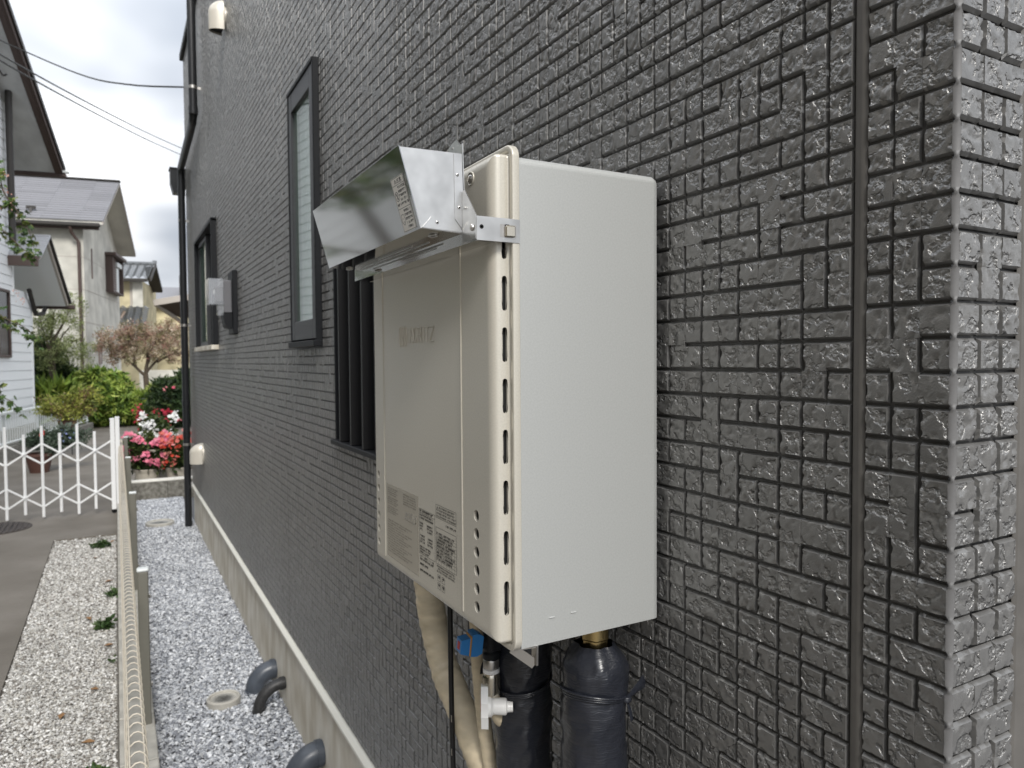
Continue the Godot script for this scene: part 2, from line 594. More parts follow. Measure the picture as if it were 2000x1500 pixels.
# Rows and columns of cells from s0 to s1 and y0 to y1; returns [origin, w, h, grooves] for each.
func cells(s0: float, s1: float, y0: float, y1: float, anchor: float, holes: Array, r: RandomNumberGenerator) -> Array:
	var ns := int(round((s1 - s0) / COL))
	var cw := (s1 - s0) / ns
	var r0 := int(floor((y0 - anchor) / ROW))
	var r1 := int(ceil((y1 - anchor) / ROW))
	var vert := []        # groove on the left of column c in row j
	var hori := []        # groove below row j in column c
	for j in r1 - r0 + 1:
		var vl := []
		var hl := []
		var run := 0
		for c in ns + 1:
			var cut: bool = r.randf() < [0.64, 0.80, 0.92, 0.98][mini(run, 3)]
			run = 0 if cut else run + 1
			vl.append(cut or c == 0 or c == ns)
		var open_ := 0
		for c in ns:
			if posmod(j + r0, 5) == 0:
				hl.append(true)
				continue
			if open_ > 0: open_ -= 1
			elif r.randf() < 0.08: open_ = r.randi_range(1, 2)
			hl.append(open_ == 0)
		vert.append(vl)
		hori.append(hl)
	var out := []
	for j in r1 - r0:
		var y := anchor + (j + r0) * ROW
		var lo := maxf(y, y0)
		var hi := minf(y + ROW, y1)
		if hi - lo < 0.004: continue
		for c in ns:
			var s := s0 + c * cw
			var mid := Vector2(s + cw / 2, (lo + hi) / 2)
			var a := s
			var b := s + cw
			var la := lo
			var hb := hi
			var gone := false
			for hole: Rect2 in holes:
				if hole.has_point(mid): gone = true
				elif hole.intersects(Rect2(a, la, b - a, hb - la)):
					if mid.y > hole.position.y and mid.y < hole.end.y:
						if mid.x < hole.position.x: b = minf(b, hole.position.x)
						else: a = maxf(a, hole.end.x)
					elif mid.x > hole.position.x and mid.x < hole.end.x:
						if mid.y < hole.position.y: hb = minf(hb, hole.position.y)
						else: la = maxf(la, hole.end.y)
			if gone or b - a < 0.004 or hb - la < 0.004: continue
			out.append([Vector2(a, la), b - a, hb - la, [vert[j][c], vert[j][c + 1], hori[j][c], hori[j + 1][c]]])
	return out


func slab_with_openings(mb: MB, us: Array, vs: Array, open_: Array, place: Callable) -> void:
	for a in us.size() - 1:
		for b in vs.size() - 1:
			var mid := Vector2(us[a] + us[a + 1], vs[b] + vs[b + 1]) / 2.0
			var solid := true
			for o: Rect2 in open_:
				if o.has_point(mid): solid = false
			if solid: place.call(mb, us[a], us[a + 1], vs[b], vs[b + 1])


func dark_house() -> void:
	var house := thing("dark_house", "new dark grey house clad in stone-faced brick siding, the water heater on its wall", "house")
	var w1 := Rect2(-2.985, 1.658, 0.420, 1.005)
	var w2 := Rect2(-6.76, 1.697, 1.25, 0.92)
	var w3 := Rect2(-2.385, 1.33, 0.70, 0.70)
	var top := 5.6
	var far := -7.85
	var step := -6.45

	var mb := MB.new()
	slab_with_openings(mb, [far, w2.position.x, step, w2.end.x, w1.position.x, w1.end.x, w3.position.x, w3.end.x, -0.372], [0.37, w3.position.y, w1.position.y, w2.position.y, w3.end.y, w2.end.y, w1.end.y, 4.57, top],
		[w1, w2, w3, Rect2(far, 4.57, step - far, 3.0)],
		func(b: MB, u0: float, u1: float, v0: float, v1: float): b.bx(Vector3(FLOOR_X, v0, u0), Vector3(0.16, v1, u1)))
	mb.bx(Vector3(0.16, 0.37, far), Vector3(6.0, 4.57, -0.372 - FLOOR_X))
	mb.bx(Vector3(0.16, 4.57, step), Vector3(6.0, top, -0.372 - FLOOR_X))
	mb.bx(Vector3(0.012, 0.37, -0.372), Vector3(0.16, top, -0.372 - FLOOR_X + 0.002))
	part("wall", mb.mesh(M.groove), house)

	# the moulded bricks of the long wall: board by board
	var all := []
	var S := Vector3(0, 0, 1)
	var T := Vector3.UP
	var r := RandomNumberGenerator.new()
	r.seed = 31
	for seg in [[-3.210, -0.466], [-6.000, -3.216], [step, -6.006], [far, step - 0.0001]]:
		for q in cells(seg[0], seg[1], 0.392, top if seg[0] > -7.5 else 4.57, 1.332, [w1, w2, w3], r):
			all.append([Vector3(0, q[0].y, q[0].x), S, T, q[1], q[2], q[3]])
	# the corner piece: a return of three columns on each face
	var corner_cells := []
	for q in cells(-0.453, -0.3694, 0.392, top, 1.332, [], r):
		q[3][1] = false if q[0].x + q[1] > -0.372 else q[3][1]
		all.append([Vector3(0, q[0].y, q[0].x), S, T, q[1], q[2], q[3]])
	for q in cells(0.0043, 0.108, 0.392, top, 1.332, [], r):
		q[3][0] = false if q[0].x < 0.012 else q[3][0]
		all.append([Vector3(q[0].x, q[0].y, -0.365), Vector3(1, 0, 0), T, q[1], q[2], q[3]])
	for q in cells(0.132, 0.95, 0.392, top, 1.332, [], r):
		all.append([Vector3(q[0].x, q[0].y, -0.365), Vector3(1, 0, 0), T, q[1], q[2], q[3]])

	# the bricks that show largest are parts of their own
	var rank := []
	for k in all.size():
		var q: Array = all[k]
		var c: Vector3 = q[0] + q[1] * (q[3] / 2) + q[2] * (q[4] / 2)
		var d := c - CAM
		var f := Vector3(sin(deg_to_rad(28.85)), -0.034, -cos(deg_to_rad(28.85)))
		var depth := d.dot(f)
		var sx := d.dot(Vector3(f.z * -1.0, 0, f.x).normalized())
		var seen := depth > 0.1 and absf(sx / depth) < 0.74 and absf((d.y + depth * 0.034) / depth) < 0.55
		if c.x < 0.01 and c.z < -0.80 and c.y < 1.86: seen = false
		var across: float = absf(q[1].cross(q[2]).dot(d.normalized()))
		rank.append([q[3] * q[4] * across / d.length_squared() if seen else -1.0, k])
	rank.sort_custom(func(a, b): return a[0] > b[0])
	var single := {}
	for k in 300: single[rank[k][1]] = true

	var rest := MB.new()
	rest.colored = true
	for k in all.size():
		var q: Array = all[k]
		var near: bool = q[0].z > -1.8 and q[0].y > 0.75 and q[0].y < 2.75 and q[0].x < 0.3
		var proud := r.randf_range(-0.0006, 0.0008)
		if single.has(k):
			var one := MB.new()
			one.colored = true
			cell(one, Vector3.ZERO, q[1], q[2], q[3], q[4], q[5], proud, 9, r)
			part("brick", one.mesh(M.dark_siding), house).position = q[0]
		else:
			cell(rest, q[0], q[1], q[2], q[3], q[4], q[5], proud, 7 if near else 1, r)
	part("bricks", rest.mesh(M.dark_siding), house).set_meta("kind", "stuff")

	# the flat arris of the corner piece, notched at every course
	mb = MB.new()
	var rows_ := []
	var n := int((top - 0.392) / ROW)
	for j in n:
		var y := 1.332 + (j - 29) * ROW
		if y < 0.39: continue
		for t in [[0.0, 0.0018], [0.06, 0.0024], [0.14, 0.0046], [0.5, 0.0043], [0.86, 0.0047], [0.94, 0.0024]]:
			var wv: float = t[1] + chip.get_noise_2d(j * 3.7 + t[0] * 2.0, 4.0) * 0.0006
			rows_.append([Vector3(0.0006, y + t[0] * ROW, -0.3650 - wv - 0.0012), Vector3(-0.0003, y + t[0] * ROW, -0.3650 - wv), Vector3(wv * 0.5 - 0.0003, y + t[0] * ROW, -0.3648 - wv * 0.5), Vector3(wv, y + t[0] * ROW, -0.3646), Vector3(wv + 0.0012, y + t[0] * ROW, -0.3655)])
	mb.rows(rows_)
	part("corner_edge", mb.mesh(M.corner_flat), house)

	# sealed joints
	mb = MB.new()
	mb.rows([[Vector3(0.004, 0.39, -0.4665), Vector3(0.0005, 0.39, -0.4640), Vector3(0.0024, 0.39, -0.4595), Vector3(0.0005, 0.39, -0.4550), Vector3(0.004, 0.39, -0.4525)],
		[Vector3(0.004, top, -0.4665), Vector3(0.0005, top, -0.4640), Vector3(0.0024, top, -0.4595), Vector3(0.0005, top, -0.4550), Vector3(0.004, top, -0.4525)]])
	part("sealant_joint", mb.mesh(M.sealant), house)
	for z in [-3.213, -6.003]:
		mb = MB.new()
		if z < -5.0:
			mb.bx(Vector3(0.002, 0.39, z - 0.0034), Vector3(0.006, w2.position.y - 0.012, z + 0.0034))
			mb.bx(Vector3(0.002, w2.end.y + 0.006, z - 0.0034), Vector3(0.006, top, z + 0.0034))
		else: mb.bx(Vector3(0.002, 0.39, z - 0.0034), Vector3(0.006, top, z + 0.0034))
		part("sealant_joint", mb.mesh(M.sealant), house)
	mb = MB.new()
	mb.rows([[Vector3(0.107, 0.39, -0.3690), Vector3(0.110, 0.39, -0.3655), Vector3(0.119, 0.39, -0.3685), Vector3(0.129, 0.39, -0.3655), Vector3(0.133, 0.39, -0.3690)],
		[Vector3(0.107, top, -0.3690), Vector3(0.110, top, -0.3655), Vector3(0.119, top, -0.3685), Vector3(0.129, top, -0.3655), Vector3(0.133, top, -0.3690)]])
	part("sealant_joint", mb.mesh(M.sealant), house)

	# foundation with its white drip flashing
	mb = MB.new()
	mb.bx(Vector3(0.012, -0.12, -7.83), Vector3(5.9, 0.37, -0.39))
	part("foundation", mb.mesh(M.foundation), house)
	mb = MB.new()
	mb.prism([Vector2(0.03, 0.372), Vector2(-0.003, 0.372), Vector2(-0.016, 0.366), Vector2(-0.016, 0.376), Vector2(-0.004, 0.389), Vector2(0.03, 0.389)].map(func(q): return Vector2(q.x, q.y)).duplicate(), Transform3D(Basis(), Vector3(0, 0, -7.87)), 7.50)
	part("drip_flashing", mb.mesh(M.drip_white), house)
	# cap along the low roof edge at the far end
	mb = MB.new()
	mb.bx(Vector3(-0.03, 4.57, far - 0.03), Vector3(0.35, 4.63, step - 0.002), 0.004)
	part("parapet_cap", mb.mesh(M.black_metal), house)
	mb = MB.new()
	mb.bx(Vector3(-0.012, 4.632, step - 0.012), Vector3(0.05, top, step + 0.028), 0.003)
	part("corner_trim", mb.mesh(M.groove), house)

	window_tall(house, w1)
	window_wide(house, w2)
	grille(house, w3)


func window_tall(house: Node, w: Rect2) -> void:
	var win := Node3D.new()
	win.name = "window"
	house.add_child(win, true)
	var z0 := w.position.x
	var z1 := w.end.x
	var y0 := w.position.y
	var y1 := w.end.y
	var mb := MB.new()                                       # the outer frame stands 34 mm proud of the bricks
	mb.bx(Vector3(-0.022, y0, z1 - 0.012), Vector3(0.10, y1, z1 + 0.002), 0.002)
	mb.bx(Vector3(-0.022, y0, z0 - 0.002), Vector3(0.10, y1, z0 + 0.014), 0.002)
	mb.bx(Vector3(-0.024, y1 - 0.012, z0 - 0.001), Vector3(0.10, y1 + 0.003, z1 + 0.001), 0.002)
	mb.bx(Vector3(-0.032, y0 - 0.006, z0 - 0.004), Vector3(0.10, y0 + 0.016, z1 + 0.004), 0.002)
	part("frame", mb.mesh(M.black_metal), win)
	mb = MB.new()                                            # the sash
	var x0 := -0.0195
	mb.bx(Vector3(x0, y0 + 0.022, z0 + 0.016), Vector3(0.03, y1 - 0.014, z0 + 0.062), 0.002)
	mb.bx(Vector3(x0, y0 + 0.022, z1 - 0.062), Vector3(0.03, y1 - 0.014, z1 - 0.014), 0.002)
	mb.bx(Vector3(x0 + 0.0004, y1 - 0.085, z0 + 0.062), Vector3(0.03, y1 - 0.0145, z1 - 0.062), 0.002)
	mb.bx(Vector3(x0 + 0.0004, y0 + 0.0225, z0 + 0.062), Vector3(0.03, y0 + 0.095, z1 - 0.062), 0.002)
	part("sash", mb.mesh(M.dark_frame), win)
	mb = MB.new()
	mb.bx(Vector3(-0.008, y0 + 0.09, z0 + 0.058), Vector3(-0.003, y1 - 0.08, z1 - 0.058))
	part("pane", mb.mesh(M.glass), win)
	mb = MB.new()
	mb.bx(Vector3(0.006, y0 + 0.09, z0 + 0.058), Vector3(0.010, y1 - 0.08, z1 - 0.058))
	part("inner_pane", mb.mesh(M.glass), win)
	mb = MB.new()
	mb.bx(Vector3(0.05, y0 + 0.62, z0 + 0.01), Vector3(0.155, y1 - 0.10, z1 - 0.01))
	part("green_blind", mb.mesh(M.green_blind), win)
	mb = MB.new()
	mb.bx(Vector3(0.06, y0 + 0.01, z0 + 0.01), Vector3(0.155, y0 + 0.6195, z1 - 0.01))
	part("curtain", mb.mesh(M.curtain), win)


func window_wide(house: Node, w: Rect2) -> void:
	var win := Node3D.new()
	win.name = "window"
	house.add_child(win, true)
	var z0 := w.position.x
	var z1 := w.end.x
	var y0 := w.position.y
	var y1 := w.end.y
	var mb := MB.new()
	mb.bx(Vector3(-0.036, y0, z1 - 0.03), Vector3(0.12, y1, z1 + 0.004), 0.003)
	mb.bx(Vector3(-0.036, y0, z0 - 0.004), Vector3(0.12, y1, z0 + 0.03), 0.003)
	mb.bx(Vector3(-0.038, y1 - 0.02, z0 - 0.004), Vector3(0.12, y1 + 0.006, z1 + 0.004), 0.003)
	part("frame", mb.mesh(M.black_metal), win)
	mb = MB.new()
	mb.bx(Vector3(-0.05, y0 - 0.012, z0 - 0.01), Vector3(0.12, y0 + 0.022, z1 + 0.01), 0.003)
	part("sill", mb.mesh(M.foundation), win)
	mb = MB.new()
	var zm := z0 + 0.5 * (z1 - z0)
	for q in [[z0 + 0.03, zm, -0.006], [zm - 0.04, z1 - 0.03, 0.026]]:
		for z: float in [q[0], q[1] - 0.035]: mb.bx(Vector3(q[2], y0 + 0.03, z), Vector3(q[2] + 0.03, y1 - 0.02, z + 0.035), 0.002)
		for y: float in [y0 + 0.0305, y1 - 0.055]: mb.bx(Vector3(q[2] + 0.0005, y, q[0] + 0.035), Vector3(q[2] + 0.029, y + 0.034, q[1] - 0.035), 0.002)
	part("sash", mb.mesh(M.dark_frame), win)
	for q in [[z0 + 0.06, zm - 0.03, 0.004], [zm - 0.01, z1 - 0.06, 0.036]]:
		mb = MB.new()
		mb.bx(Vector3(q[2], y0 + 0.06, q[0]), Vector3(q[2] + 0.005, y1 - 0.05, q[1]))
		part("pane", mb.mesh(M.glass), win)
	mb = MB.new()
	mb.bx(Vector3(0.125, y0 + 0.01, z0 + 0.01), Vector3(0.158, y1 - 0.01, z1 - 0.01))
	part("curtain", mb.mesh(M.curtain), win)


func grille(house: Node, w: Rect2) -> void:
	var g := Node3D.new()
	g.name = "window_grille"
	house.add_child(g, true)
	var z0 := w.position.x
	var z1 := w.end.x
	var y0 := w.position.y
	var y1 := w.end.y
	var mb := MB.new()
	mb.bx(Vector3(-0.022, y0 - 0.008, z0 - 0.008), Vector3(0.10, y0 + 0.008, z1 + 0.008), 0.002)
	mb.bx(Vector3(-0.022, y1 - 0.008, z0 - 0.008), Vector3(0.10, y1 + 0.008, z1 + 0.008), 0.002)
	mb.bx(Vector3(-0.006, y0 + 0.008, z0 - 0.006), Vector3(0.10, y1 - 0.008, z0 + 0.006), 0.001)
	mb.bx(Vector3(-0.022, y0 + 0.008, z1 - 0.006), Vector3(0.10, y1 - 0.008, z1 + 0.008), 0.001)
	part("frame", mb.mesh(M.black_metal), g)
	mb = MB.new()
	mb.bx(Vector3(0.10, y0 + 0.002, z0 + 0.002), Vector3(0.158, y1 - 0.002, z1 - 0.002))
	part("dark_pane", mb.mesh(M.inside_black), g)
	for k in 5:                                               # upright slats on edge
		mb = MB.new()
		var z := z0 + 0.098 + k * 0.122
		mb.bx(Vector3(-0.019, y0 + 0.009, z - 0.009), Vector3(0.07, y1 - 0.009, z + 0.009), 0.002)
		part("slat", mb.mesh(M.grille_black), g)


# ---------------------------------------------------------------- the water heater

# A flat field u x v with round holes in some of its cells; place maps (u, v, depth) to a point, depth going inwards.
func punched(mb: MB, us: Array, vs: Array, round_: Dictionary, open_: Array, place: Callable) -> void:
	for a in us.size() - 1:
		for b in vs.size() - 1:
			var u0: float = us[a]
			var u1: float = us[a + 1]
			var v0: float = vs[b]
			var v1: float = vs[b + 1]
			var mid := Vector2(u0 + u1, v0 + v1) / 2.0
			var skip := false
			for o: Rect2 in open_:
				if o.has_point(mid): skip = true
			if skip: continue
			if not round_.has(Vector2i(a, b)):
				mb.quad(place.call(u0, v0, 0.0), place.call(u1, v0, 0.0), place.call(u1, v1, 0.0), place.call(u0, v1, 0.0))
				continue
			var rr: Vector2 = round_[Vector2i(a, b)]          # radius, half length of the straight part
			var inner := []
			var outer := []
			var seg := 24
			for s in seg:
				var t := TAU * (s + 0.5) / seg
				var q := Vector2(cos(t), sin(t)) * rr.x
				q.y += rr.y * signf(q.y)
				inner.append(mid + q)
				var e := Vector2(cos(t), sin(t))
				var f := minf((u1 - u0) / 2 / maxf(absf(e.x), 1e-6), (v1 - v0) / 2 / maxf(absf(e.y), 1e-6))
				outer.append(mid + e * f)
			for s in seg:
				var s1 := (s + 1) % seg
				var pi0: Vector2 = inner[s]
				var pi1: Vector2 = inner[s1]
				var po0: Vector2 = outer[s]
				var po1: Vector2 = outer[s1]
				mb.quad(place.call(pi0.x, pi0.y, 0.0), place.call(po0.x, po0.y, 0.0), place.call(po1.x, po1.y, 0.0), place.call(pi1.x, pi1.y, 0.0))
				if absf(po0.x - po1.x) > 1e-5 and absf(po0.y - po1.y) > 1e-5:     # the corner of the cell
					var c := Vector2(u0 if po0.x + po1.x < mid.x * 2 else u1, v0 if po0.y + po1.y < mid.y * 2 else v1)
					mb.tri(place.call(po0.x, po0.y, 0.0), place.call(c.x, c.y, 0.0), place.call(po1.x, po1.y, 0.0))
				mb.quad(place.call(pi0.x, pi0.y, 0.0038), place.call(pi0.x, pi0.y, 0.0), place.call(pi1.x, pi1.y, 0.0), place.call(pi1.x, pi1.y, 0.0038))


func round_rect(z0: float, z1: float, y0: float, y1: float, r: float, x: float, seg := 6) -> Array:     # counter-clockwise as seen from -x
	var out := []
	r = maxf(r, 0.0001)
	for q in [[z1 - r, y0 + r, -PI / 2], [z1 - r, y1 - r, 0.0], [z0 + r, y1 - r, PI / 2], [z0 + r, y0 + r, PI]]:
		for s in seg + 1:
			var t: float = q[2] + PI / 2 * s / seg
			out.append(Vector3(x, q[1] + r * sin(t), q[0] + r * cos(t)))
	return out


func heater() -> void:
	var h := thing("water_heater", "champagne grey gas water heater with embossed lettering, hung on the dark brick wall", "water heater", Vector3(-0.011, 1.251, -0.977))
	var o := -h.position
	var T := Transform3D(Basis(), o)
	var z0 := -1.2185
	var z1 := -0.7445

	# the case behind the cover, its upper edges rounded
	var mb := MB.new()
	var path := []
	var cz0 := z0 + 0.001
	var outline := []
	for s in 7:
		var t := PI / 2 * s / 6.0
		outline.append(Vector2(z1 - 0.010 + 0.010 * cos(t), 1.8405 - 0.010 + 0.010 * sin(t)))
	for s in 7:
		var t := PI / 2 + PI / 2 * s / 6.0
		outline.append(Vector2(cz0 + 0.010 + 0.010 * cos(t), 1.8405 - 0.010 + 0.010 * sin(t)))
	outline.append(Vector2(cz0, 1.2505))
	outline.append(Vector2(z1, 1.2505))
	var loops := []
	for d in [[-0.2245, 0.0], [-0.019, 0.0], [-0.0135, 0.0018], [-0.0112, 0.0055], [-0.011, 0.008]]:
		var ring := []
		var c := Vector2((z1 + cz0) / 2, 1.54)
		for q: Vector2 in outline:
			var e := Vector2(q.x - signf(q.x - c.x) * d[1], q.y - (d[1] if q.y > c.y else 0.0))
			ring.append(Vector3(d[0], e.y, e.x) + o)
		loops.append(ring)
	# side faces flat, joined ring to ring
	for a in loops.size() - 1:
		for b in outline.size():
			var b1 := (b + 1) % outline.size()
			mb.quad(loops[a][b], loops[a + 1][b], loops[a + 1][b1], loops[a][b1])
	for b in range(1, outline.size() - 1):
		mb.tri(loops[-1][0], loops[-1][b + 1], loops[-1][b])
	part("case", mb.mesh(M.case_paint), h)
	# pressed marks low on the side
	for q in [[-0.181, 1.2815], [-0.149, 1.2822]]:
		mb = MB.new()
		mb.box(o + Vector3(q[0], q[1], z1 + 0.0003), Vector3(0.0085, 0.0022, 0.0016), Basis(), 0.0007)
		part("pressed_mark", mb.mesh(M.case_paint), h)

	# the front cover: a shallow pressed tray with a rolled flange
	mb = MB.new()
	var fz0 := z0 - 0.0015
	var fz1 := z1 + 0.0015
	var fy0 := 1.2455
	var fy1 := 1.8545
	var R := 0.016
	var rings := []
	for q in [[0.0008, -0.2236], [0.0, -0.2245], [0.0, -0.2318], [0.0006, -0.2330], [0.0022, -0.2336], [0.0058, -0.2336], [0.0072, -0.2328], [0.0078, -0.2312], [0.0096, -0.2308], [0.0110, -0.2320], [0.0114, -0.2345]]:
		rings.append(round_rect(fz0 + q[0], fz1 - q[0], fy0 + q[0], fy1 - q[0], R - q[0], q[1] + 0.0).map(func(p): return p + o))
	mb.rows(rings.map(func(g): return g.duplicate()), true)
	# the sides of the tray (the right one is punched with slots) and the rounded edge to the face
	var side := 0.0114
	var xs0 := -0.2345
	var xs1 := -0.2432
	var deep := 0.0115
	var ra := round_rect(fz0 + side, fz1 - side, fy0 + side, fy1 - side, R - side, xs0).map(func(p): return p + o)
	var rb := round_rect(fz0 + side, fz1 - side, fy0 + side, fy1 - side, R - side, xs1).map(func(p): return p + o)
	var seg := 7
	for b in ra.size():
		var b1 := (b + 1) % ra.size()
		if b == seg - 1: continue                          # the straight run of the right side
		mb.quad(ra[b], ra[b1], rb[b1], rb[b])
	rings = []
	for s in 9:
		var t := PI / 2 * s / 8.0
		var ins := side + deep * (1.0 - cos(t)) * 1.25
		rings.append(round_rect(fz0 + ins, fz1 - ins, fy0 + ins, fy1 - ins, R - ins, xs1 - deep * sin(t)).map(func(p): return p + o))
	mb.rows(rings, true)
	var ins := side + deep * 1.25
	var xf := xs1 - deep
	# right side with its slots
	var ya := fy0 + R
	var yb := fy1 - R
	var vs := [ya]
	var rnd := {}
	var k := 0
	for q in 8:                                            # bottom to top
		var c := 1.3121 + q * 0.0611
		if c + 0.024 > yb: break
		vs.append_array([c - 0.024, c + 0.024])
		rnd[Vector2i(0, 2 * k + 1)] = Vector2(0.0031, 0.0176)
		k += 1
	vs.append(yb)
	punched(mb, [-xs0, -xs1], vs, rnd, [], func(u: float, v: float, d: float) -> Vector3: return Vector3(-u, v, fz1 - side - d) + o)
	# the face: two columns of holes, and the exhaust opening under the deflector
	var us := [fz0 + ins, -1.1930, -1.1770, -1.140, -0.868, -0.8130, -0.7940, fz1 - ins]
	vs = [fy0 + ins]
	rnd = {}
	for q in 6:
		var c := 1.2893 + q * 0.02314
		vs.append_array([c - 0.009, c + 0.009])
		rnd[Vector2i(1, 2 * q + 1)] = Vector2(0.0060, 0.0)
		rnd[Vector2i(5, 2 * q + 1)] = Vector2(0.0074, 0.0)
	vs.append_array([1.7375, 1.800, fy1 - ins])
	punched(mb, us, vs, rnd, [Rect2(-1.140, 1.7375, 0.272, 0.0625)], func(u: float, v: float, d: float) -> Vector3: return Vector3(xf + d, v, u) + o)
	part("front_cover", mb.mesh(M.cover_paint), h)
	# black inside behind the openings
	mb = MB.new()
	mb.bx(Vector3(-0.226, 1.262, z0 + 0.02) + o, Vector3(xf + 0.0045, 1.732, z1 - 0.016) + o)
	mb.bx(Vector3(-0.226, 1.738, -1.150) + o, Vector3(xf + 0.022, 1.815, -0.862) + o)
	part("burner_chamber", mb.mesh(M.inside_black), h)
	# pressed ribs down the face
	for z in [-0.8447, -1.1525]:
		mb = MB.new()
		mb.box(Vector3(xf - 0.0002, (1.262 + 1.80) / 2, z) + o, Vector3(0.0020, 0.52, 0.0040), Basis(), 0.0009)
		part("pressed_rib", mb.mesh(M.cover_paint), h)
	# embossed lettering and its mark of three drops
	var face := Basis(Vector3(0, 0, 1), Vector3.UP, Vector3(-1, 0, 0))
	var strokes := {"N": [0, 0, 0, 1, 0, 1, 1, 0, 1, 0, 1, 1], "O": [0.3, 0, 0.7, 0, 0.7, 0, 1, 0.28, 1, 0.28, 1, 0.72, 1, 0.72, 0.7, 1, 0.7, 1, 0.3, 1, 0.3, 1, 0, 0.72, 0, 0.72, 0, 0.28, 0, 0.28, 0.3, 0],
		"R": [0, 0, 0, 1, 0, 1, 0.75, 1, 0.75, 1, 1, 0.78, 1, 0.78, 0.75, 0.5, 0.75, 0.5, 0, 0.5, 0.5, 0.5, 1, 0], "I": [0.5, 0, 0.5, 1], "T": [0, 1, 1, 1, 0.5, 0, 0.5, 1], "Z": [0, 1, 1, 1, 1, 1, 0, 0, 0, 0, 1, 0]}
	var lz := -1.0290
	for letter in "NORITZ":
		var wd: float = 0.0050 if letter == "I" else 0.0135
		var s: Array = strokes[letter]
		mb = MB.new()
		for q in range(0, s.size(), 4):
			var pa := Vector3(xf - 0.0004, 1.6265 + s[q + 1] * 0.0205, lz + (s[q] * wd if letter != "I" else wd / 2)) + o
			var pb := Vector3(xf - 0.0004, 1.6265 + s[q + 3] * 0.0205, lz + (s[q + 2] * wd if letter != "I" else wd / 2)) + o
			var dd := (pb - pa).normalized()
			var sd := dd.cross(Vector3(1, 0, 0)).normalized()
			var g := []
			for e in [pa - dd * 0.0009, pb + dd * 0.0009]:
				var line := []
				for w in 7:
					var an := PI * w / 6.0
					line.append(e + sd * cos(an) * 0.0012 + Vector3(-1, 0, 0) * sin(an) * 0.0012)
				g.append(line)
			mb.rows(g)
		part("embossed_letter", mb.mesh(M.cover_paint), h)
		lz += wd + 0.0045
	for q in 3:
		mb = MB.new()
		var loop := []
		for s in 22:
			var t := TAU * s / 21.0
			loop.append(Vector3(xf - 0.0002, 1.6362 + 0.0150 * sin(t) , -1.0680 + q * 0.0115 + 0.0052 * cos(t) * (1.0 if sin(t) < 0 else 0.55) + 0.0012 * sin(t * 2.0)) + o)
		mb.tube(loop, 0.0011, 8, false)
		part("embossed_drop", mb.mesh(M.cover_paint), h)
	# a screw in its dimple
	mb = MB.new()
	var scr := Transform3D(Basis(Vector3(0, 1, 0), Vector3(-1, 0, 0), Vector3(0, 0, 1)), Vector3(xf, 1.824, -0.811) + o)
	mb.lathe([Vector2(0.0052, -0.001), Vector2(0.0052, 0.0008), Vector2(0.0040, 0.0024), Vector2(0.0022, 0.0032), Vector2(0.0, 0.0034)], scr, 16)
	mb.box(scr * Vector3(0, 0.0033, 0), Vector3(0.0006, 0.0045, 0.0009))
	part("screw", mb.mesh(M.zinc), h)
	mb = MB.new()
	var dimple := []
	for s in 25: dimple.append(scr * Vector3(0.0078 * cos(TAU * s / 24.0), 0.0002, 0.0090 * sin(TAU * s / 24.0)))
	mb.tube(dimple, 0.0010, 8, false)
	part("dimple", mb.mesh(M.cover_paint), h)
	# hanging bracket above, foot bracket below
	mb = MB.new()
	var br := [Vector2(-0.03, 0), Vector2(0.018, 0), Vector2(0.026, 0.018), Vector2(0.018, 0.026), Vector2(-0.012, 0.026)]
	mb.prism([Vector2(-0.030, 0.0), Vector2(0.030, 0.0), Vector2(0.030, 0.020), Vector2(0.022, 0.027), Vector2(-0.030, 0.027)], Transform3D(face, Vector3(-0.0145, 1.838, -0.850) + o), 0.0020)
	part("hanging_bracket", mb.mesh(M.copper_steel), h)
	mb = MB.new()
	mb.lathe([Vector2(0.0045, -0.001), Vector2(0.0045, 0.0005), Vector2(0.0, 0.0006)], Transform3D(Basis(Vector3(0, 1, 0), Vector3(-1, 0, 0), Vector3(0, 0, 1)), Vector3(-0.0166, 1.8525, -0.838) + o), 14)
	part("bracket_hole", mb.mesh(M.inside_black), h)
	mb = MB.new()
	mb.lathe([Vector2(0.0045, 0), Vector2(0.0042, 0.003), Vector2(0.0, 0.0036)], Transform3D(Basis(Vector3(0, 1, 0), Vector3(-1, 0, 0), Vector3(0, 0, 1)), Vector3(-0.0165, 1.8560, -0.8245) + o), 10)
	part("bracket_screw", mb.mesh(M.zinc), h)
	mb = MB.new()
	var fl := [Vector3(-0.229, 1.2475, z1 - 0.014), Vector3(-0.203, 1.2495, z1 - 0.004), Vector3(-0.2035, 1.2265, z1 - 0.004), Vector3(-0.2085, 1.2290, z1 - 0.0048)].map(func(p): return p + o)
	mb.bar(fl[0], fl[1], 0.012, 0.0016)
	mb.bar(fl[1] + Vector3(0, 0.001, 0), fl[2], 0.0025, 0.012)
	mb.bar(fl[0], fl[2], 0.0025, 0.012)
	part("foot_bracket", mb.mesh(M.zinc), h)
	labels(h, o, xf, face)


